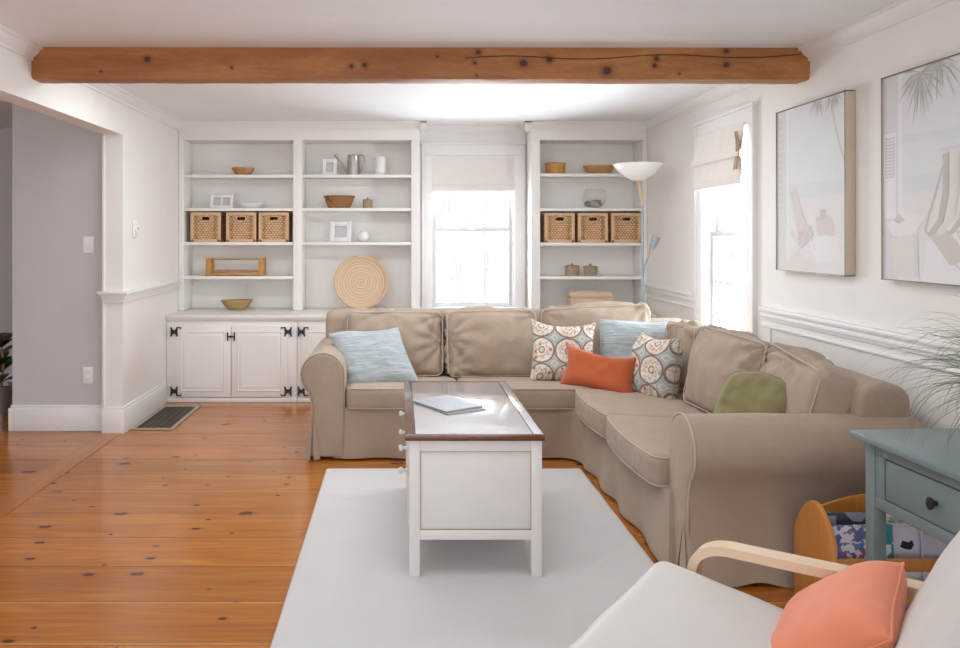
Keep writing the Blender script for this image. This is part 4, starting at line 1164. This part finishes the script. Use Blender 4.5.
def ribbon(pts, y0, y1, th):
    """bent laminated strip: path in xz, width y0..y1, thickness th"""
    P = [Vector((p[0], p[1])) for p in pts]; Q = []
    for _ in range(3):
        N_ = [P[0]]
        for a, b in zip(P, P[1:]): N_ += [a*.75+b*.25, a*.25+b*.75]
        N_.append(P[-1]); P = N_
    bm = bmesh.new(); R = []
    for i, p in enumerate(P):
        a, b = P[max(0, i-1)], P[min(len(P)-1, i+1)]; t = (b-a).normalized(); n = Vector((-t.y, t.x))*th/2
        R.append([bm.verts.new((p.x+n.x, y0, p.y+n.y)), bm.verts.new((p.x+n.x, y1, p.y+n.y)), bm.verts.new((p.x-n.x, y1, p.y-n.y)), bm.verts.new((p.x-n.x, y0, p.y-n.y))])
    for A, B in zip(R, R[1:]):
        for j in range(4): bm.faces.new((A[j], A[(j+1) % 4], B[(j+1) % 4], B[j]))
    bm.faces.new(R[0]); bm.faces.new(R[-1]); return bm
ARM = [(.78, .520), (.55, .517), (.25, .507), (.135, .505), (.075, .45), (.085, .30), (.12, .10), (.14, .014), (.24, .014), (.72, .014), (.78, .014)]
for (a, b) in ((.012, .070), (-WD-.070, -WD-.012)):
    part(CH, 'arm', ribbon(ARM, a, b, .026), M['birch'], smooth=40)
    part(CH, 'rear_leg', ribbon([(.76, .03), (.74, .25), (.76, .505)], a+.005, b-.005, .022), M['birch'], smooth=40)
part(CH, 'seat_frame', ribbon([(.02, .335), (.25, .315), (.48, .27), (.56, .27), (.62, .33), (.70, .52), (.86, .95), (.92, 1.08)], -WD+.03, -WD+.09, .02), M['birch'], smooth=40)
part(CH, 'seat_frame', ribbon([(.02, .335), (.25, .315), (.48, .27), (.56, .27), (.62, .33), (.70, .52), (.86, .95), (.92, 1.08)], -.09, -.03, .02), M['birch'], smooth=40)
for x_, z_ in ((.10, .30), (.60, .26), (.74, .40)):
    bm = bmesh.new(); tube(bm, [(x_, -WD-.03, z_), (x_, .03, z_)], .012, 10); part(CH, 'crossbar', bm, M['birch'])
# coral pillow on the chair
throw('throw_pillow', 'coral orange pillow resting on the ivory armchair', M['coral'], .36, .34, .15, (1.05, 1.835, .455), (Rd(-48), Rd(6), ang+PI/2+PI), .05, .004, 9.0)

# ------------------------------------------------------------------ PICTURES
def flat(name, col, r=.7): return paint(name, col, r, .04, 9, .0)
A_ = {'sky': flat('art_sky', (.74,.745,.745)), 'sea': flat('art_sea', (.70,.715,.72)), 'sand': flat('art_sand', (.76,.74,.72)),
      'wall': flat('art_wall', (.68,.67,.655)), 'shut': flat('art_shutter', (.62,.615,.60)), 'rose': flat('art_rose', (.70,.63,.61)), 'rose2': flat('art_rose_deep', (.64,.56,.55)),
      'frond': flat('art_frond', (.46,.46,.42)), 'frond2': flat('art_frond_pale', (.58,.58,.54)), 'white': flat('art_white', (.80,.78,.77)), 'stripe': flat('art_stripe', (.55,.53,.45)), 'pale': flat('art_pale', (.74,.70,.64)), 'tan': flat('art_tan', (.64,.59,.55))}
AK = list(A_); AM = [A_[k] for k in AK]
def picture(label, yfar, ynear, z0, z1, shapes, group=None):
    T = thing('framed_picture', label, 'picture', (XR-.03, (yfar+ynear)/2, z0))
    xf, xb = XR-.050, XR-.002; t = .006
    part(T, 'frame', boxes([(xf, xb, ynear, ynear+t, z0, z1), (xf, xb, yfar-t, yfar, z0, z1), (xf, xb, ynear, yfar, z0, z0+t), (xf, xb, ynear, yfar, z1-t, z1)], .001), M['frame_side'], True)
    part(T, 'dark_edge', boxes([(xf-.002, xf+.001, ynear+t*.2, ynear+t, z0, z1), (xf-.002, xf+.001, yfar-t, yfar-t*.2, z0, z1), (xf-.002, xf+.001, ynear, yfar, z0+.001, z0+t), (xf-.002, xf+.001, ynear, yfar, z1-t, z1-.001)]), M['frame_dark'], True)
    part(T, 'canvas', box(xf+.006, xb, ynear+t, yfar-t, z0+t, z1-t), A_['sky'], True)
    bm = bmesh.new(); H = z1-z0-2*t; Wd = yfar-ynear-2*t; d = 0
    for (key, poly) in shapes:
        d += 1
        vs = [bm.verts.new((xf+.0058-.00002*d, yfar-t-max(0, min(1, u))*Wd, z0+t+max(0, min(1, v))*H)) for u, v in poly]
        f = bm.faces.new(vs); f.material_index = AK.index(key)
    part(T, 'painting', bm, AM, True, 0)
def strip(key, pts, w):
    out = []
    for (a, b) in zip(pts, pts[1:]):
        dx, dy = b[0]-a[0], b[1]-a[1]; l = math.hypot(dx, dy) or 1; nx, ny = -dy/l*w/2, dx/l*w/2
        out.append((key, [(a[0]+nx, a[1]+ny), (b[0]+nx, b[1]+ny), (b[0]-nx, b[1]-ny), (a[0]-nx, a[1]-ny)]))
    return out
def fronds(cx, cy, n, L, a0, a1, keys=('frond', 'frond2'), w=.018, seed=1):
    rnd = random.Random(seed); out = []
    for i in range(n):
        a = a0+(a1-a0)*i/(n-1)+rnd.uniform(-.1, .1); l = L*rnd.uniform(.6, 1.1)
        bx, by = cx+math.cos(a)*l, cy+math.sin(a)*l
        nx, ny = -math.sin(a)*w, math.cos(a)*w; mx, my = cx+math.cos(a)*l*.5, cy+math.sin(a)*l*.5+.01
        out.append((keys[i % len(keys)], [(cx, cy), (mx+nx*.6, my+ny*.6), (bx, by), (mx-nx*.6, my-ny*.6)]))
    return out
s1 = [('sea', [(0,.44),(1,.44),(1,.53),(0,.53)]), ('sand', [(0,0),(1,0),(1,.44),(0,.44)]), ('sky', [(0.2,.60),(1,.57),(1,.62),(.2,.66)]),
      ('wall', [(0,0),(.16,0),(.16,1),(0,1)]), ('white', [(.15,0),(.18,0),(.18,1),(.15,1)]), ('shut', [(.02,.35),(.09,.35),(.09,.95),(.02,.95)])]
for k in range(14): s1 += strip('wall', [(.02, .37+k*.042), (.09, .37+k*.042)], .012)
s1 += strip('shut', [(.80, 1), (.86, .84), (.92, .72), (1, .61)], .022)
s1 += fronds(.62, 1.03, 13, .16, PI*1.05, PI*1.95, seed=3) + fronds(.84, 1.02, 11, .14, PI*1.05, PI*1.95, seed=5)
s1 += [('rose', [(.22,.48),(.30,.51),(.37,.42),(.42,.30),(.56,.27),(.54,.22),(.40,.20),(.33,.24),(.28,.32)]), ('rose2', [(.33,.24),(.54,.27),(.58,.22),(.40,.14),(.34,.16)]),
       ('rose', [(.60,.32),(.74,.34),(.84,.30),(.86,.22),(.74,.20),(.62,.22)]), ('rose2', [(.66,.36),(.74,.37),(.75,.31),(.67,.30)]), ('white', [(.52,.18),(.72,.22),(.92,.20),(.94,.08),(.60,.06)]),
       ('pale', [(.10,.02),(.30,.12),(.60,.04),(.55,0),(.10,0)]), ('wall', [(.22,.22),(.34,.16),(.36,.18),(.24,.26)])]
s1 += strip('wall', [(.28, .50), (.60, .13)], .012) + strip('wall', [(.50, .28), (.33, .10)], .012)
picture('pale framed beach painting with rose deck chair, nearer the side window', 4.345, 3.668, 1.205, 2.105, s1)
s2 = [('sea', [(0,.42),(1,.42),(1,.50),(0,.50)]), ('sand', [(0,0),(1,0),(1,.42),(0,.42)]), ('sea', [(.2,.66),(1,.63),(1,.68),(.2,.70)]),
      ('wall', [(0,0),(.16,0),(.16,1),(0,1)]), ('white', [(.15,0),(.19,0),(.19,1),(.15,1)]), ('white', [(.01,.30),(.13,.30),(.13,.72),(.01,.72)]), ('shut', [(.02,.50),(.12,.50),(.12,.70),(.02,.70)])]
for k in range(12): s2 += strip('white', [(.025, .51+k*.016), (.115, .51+k*.016)], .005)
s2 += fronds(.36, .98, 26, .24, PI*.9, PI*2.1, seed=8, w=.014) + fronds(.52, 1.02, 14, .24, PI*1.0, PI*2.0, seed=9, w=.014)
s2 += [('white', [(.04,.27),(.20,.33),(.42,.30),(.30,.22),(.10,.21)]), ('tan', [(.10,.29),(.16,.32),(.22,.29),(.16,.27)]), ('pale', [(.08,.20),(.30,.22),(.33,.02),(.10,.02)]), ('wall', [(.30,.22),(.34,.22),(.35,.02),(.31,.02)]),
       ('white', [(.38,0),(1,0),(1,.30),(.62,.28),(.42,.18)]), ('tan', [(.44,.22),(.60,.24),(.78,.12),(.62,.08)]), ('tan', [(.66,.24),(.84,.22),(.92,.10),(.80,.08)])]
for k in range(6):
    bx = .56+k*.085
    key = 'stripe' if k % 2 == 0 else 'pale'
    s2.append((key, [(bx, .58), (bx+.05, .585), (bx+.045, .40), (bx+.005, .28), (bx-.085, .22), (bx-.14, .215), (bx-.04, .29), (bx, .42)]))
s2 += strip('tan', [(.60, .60), (.40, .24)], .012) + strip('tan', [(.40, .24), (.78, .02)], .010) + strip('wall', [(.52, .60), (1, .61)], .010)
picture('pale framed beach painting with striped deck chair, above the arching grass', 3.395, 2.718, 1.205, 2.105, s2)

# ------------------------------------------------------------------ small wall things, vent, plant
T = thing('thermostat', 'small white thermostat on the cream stub wall', 'thermostat', (XL+.002, 5.63, 1.452))
bm = bmesh.new(); bm_box(bm, 0, .012, -.038, .038, -.062, .062, 0, .004); part(T, 'backplate', bm, M['plastic'])
bm = bmesh.new(); tube(bm, [(.011,0,.004), (.022,0,.004), (.027,0,.004)], [.034, .033, .022], 24); part(T, 'dial', bm, M['plastic'])
part(T, 'display', box(.0265, .0285, -.006, .006, -.004, .012), M['black'])
T = thing('light_switch', 'white double rocker light switch on the grey hall wall', 'light switch', (-2.243, 5.470, 1.337))
part(T, 'plate', box(-.040, .040, -.006, -.0005, -.060, .060, .002), M['plastic'])
for s in (-1, 1): part(T, 'rocker', box(s*.019-.013, s*.019+.013, -.010, -.005, -.032, .032, .001), M['plastic'])
T = thing('power_outlet', 'white power outlet low on the grey hall wall', 'power outlet', (-2.243, 5.470, .398))
part(T, 'plate', box(-.038, .038, -.006, -.0005, -.060, .060, .002), M['plastic'])
for s in (-1, 1):
    sk = part(T, 'socket', box(-.016, .016, -.009, -.005, s*.026-.015, s*.026+.015, .003), M['plastic'])
    part(sk, 'slots', boxes([(-.007, -.005, -.0095, -.0085, s*.026-.004, s*.026+.005), (.005, .007, -.0095, -.0085, s*.026-.004, s*.026+.005)]), M['black'])
T = thing('floor_vent', 'dark metal floor vent set in the pine floor by the stub wall', 'vent', (-1.79, 5.86, .001))
part(T, 'frame', boxes([(-.155, -.125, -.385, .385, 0, .008), (.125, .155, -.385, .385, 0, .008), (-.125, .125, -.385, -.35, 0, .008), (-.125, .125, .35, .385, 0, .008)], .002), M['vent_frame'])
part(T, 'duct', box(-.125, .125, -.35, .35, 0, .001), M['black'])
part(T, 'grille', boxes([(-.125, .125, -.35+k*.02, -.341+k*.02, .001, .006) for k in range(35)]+[(-.125+k*.05, -.119+k*.05, -.35, .35, .002, .0065) for k in range(1, 5)]), M['vent'])
# rubber plant behind the hall wall
T = thing('rubber_plant', 'dark leaved plant standing behind the grey hall wall', 'plant', (-3.10, 6.02, 0))
bm = bmesh.new(); lathe(bm, [(0,0), (.10,0), (.13,.20), (.135,.22), (.12,.22), (.11,.19), (0,.19)], 24)
for v in bm.verts: v.co.x += -.06
part(T, 'pot', bm, M['pewter'])
bm = bmesh.new(); tube(bm, [(-.06,0,.18), (-.05,.02,.4), (-.07,0,.60)], .010, 8); part(T, 'stem', bm, M['bowlwood'])
def leaf(bm, base, az, el, L, w):
    d = Vector((math.cos(az)*math.cos(el), math.sin(az)*math.cos(el), math.sin(el))); s = Vector((-math.sin(az), math.cos(az), 0)); up = s.cross(d)*-1
    R = []; N = 8
    for k in range(N+1):
        t = k/N; c = base+d*L*t - Vector((0,0,1))*L*.35*t*t; ww = w*math.sin(PI*min(.999, t*.92+.04))**.8
        R.append([bm.verts.new(c-s*ww+up*ww*.25), bm.verts.new(c), bm.verts.new(c+s*ww+up*ww*.25)])
    for a, b in zip(R, R[1:]):
        for j in range(2): bm.faces.new((a[j], a[j+1], b[j+1], b[j]))
for i in range(13):
    bm = bmesh.new(); leaf(bm, Vector((-.06, 0, .24+.028*i)), i*2.4+.3, random.uniform(-.1,.9), random.uniform(.18,.24), .065)
    o = part(T, 'leaf', bm, M['leaf'], smooth=180); md = o.modifiers.new('s', 'SOLIDIFY'); md.thickness = .002

# ------------------------------------------------------------------ OUTDOORS
g_ = fin('ground', box(-14, 16, 7.3, 30, -.9, -.8), M['snow']); g_['kind'] = 'structure'
g_ = fin('ground', box(2.45, 16, -4, 7.3, -.9, -.8), M['snow']); g_['kind'] = 'structure'
def tree(loc, h, seed, label):
    rnd = random.Random(seed); T = thing('bare_tree', label, 'tree', loc, group='bare trees outside the windows')
    bm = bmesh.new(); bt = bmesh.new()
    def br(tgt, p, d, L, r, lvl):
        pts = [p]; q = p.copy(); dd = d.copy()
        for k in range(4):
            dd = (dd+Vector((rnd.uniform(-.18,.18), rnd.uniform(-.18,.18), rnd.uniform(-.05,.12)))).normalized(); q = q+dd*L/4; pts.append(q.copy())
        tube(tgt, pts, [r*(1-.12*k) for k in range(5)], 5 if lvl else 8)
        if lvl < 3:
            for k in range(7 if lvl else 11):
                t = rnd.uniform(.25, 1); s = pts[min(4, int(t*4))]
                nd = (dd*.55+Vector((rnd.uniform(-1,1), rnd.uniform(-1,1), rnd.uniform(-.2,.9)))).normalized()
                br(bm, s, nd, L*rnd.uniform(.35,.55), r*.42, lvl+1)
    br(bt, Vector((0,0,0)), Vector((0,0,1)), h, h*.013, 0)
    part(T, 'trunk', bt, M['bark']); part(T, 'branches', bm, M['bark'])
for i, (x, y, h) in enumerate([(-1.2, 14, 4.6), (1.4, 17, 4.6), (.3, 21, 5.4), (2.6, 24, 6), (-2.9, 19, 5), (4.6, 16, 4.8), (9.5, 14.5, 4.8), (9.0, 19.5, 5), (7, 11.5, 4.2), (13, 20, 6)]):
    tree((x, y, -.8), h, 20+i, 'bare snowy tree outside, seen through the windows')

# ------------------------------------------------------------------ LIGHT
w = bpy.data.worlds.new('overcast'); S.world = w; w.use_nodes = True
bg = w.node_tree.nodes['Background']; bg.inputs[0].default_value = (.85, .94, 1.07, 1); bg.inputs[1].default_value = .88
def area(name, loc, rot, sx, sy, power, col=(1,1,1)):
    l = bpy.data.lights.new(name, 'AREA'); l.shape = 'RECTANGLE'; l.size = sx; l.size_y = sy; l.energy = power; l.color = col
    o = bpy.data.objects.new(name, l); C.objects.link(o); o.location = loc; o.rotation_euler = rot; return o
area('rear_fill_light', (-.25, 4.62, 2.385), (0, 0, 0), 2.6, .5, 13, (.88,.95,1))  # added fill hidden behind the beam to brighten the rear; no fixture here
area('front_fill_light', (-.05, 2.4, 2.38), (0, 0, 0), 1.9, 1.3, 7.6, (.90,.96,1))  # added fill above the frame for rug and foreground, not a real lamp
area('window_daylight', (.67, 7.9, 1.10), (Rd(-108), 0, 0), 1.8, 1.7, 100, (.86,.94,1))
area('side_window_daylight', (3.1, 5.14, 1.10), (Rd(108), 0, Rd(90)), 1.8, 1.7, 108, (.86,.94,1))

# ------------------------------------------------------------------ CAMERA
cam = bpy.data.cameras.new('camera'); co = bpy.data.objects.new('camera', cam); C.objects.link(co)
co.location = (0, 0, 1.4); co.rotation_euler = (Rd(90), 0, 0)
cam.sensor_width = 36; cam.lens = 36*760/960; cam.shift_x = 80/960; cam.shift_y = -88/960; cam.clip_start = .05
S.camera = co
S.view_settings.view_transform = 'Standard'; S.view_settings.look = 'None'; S.view_settings.gamma = 1
S.view_settings.exposure = 1.38; S.view_settings.use_curve_mapping = False
S.cycles.max_bounces = 10; S.cycles.diffuse_bounces = 6; S.cycles.transparent_max_bounces = 12
S.cycles.use_denoising = True; S.cycles.sample_clamp_indirect = 4
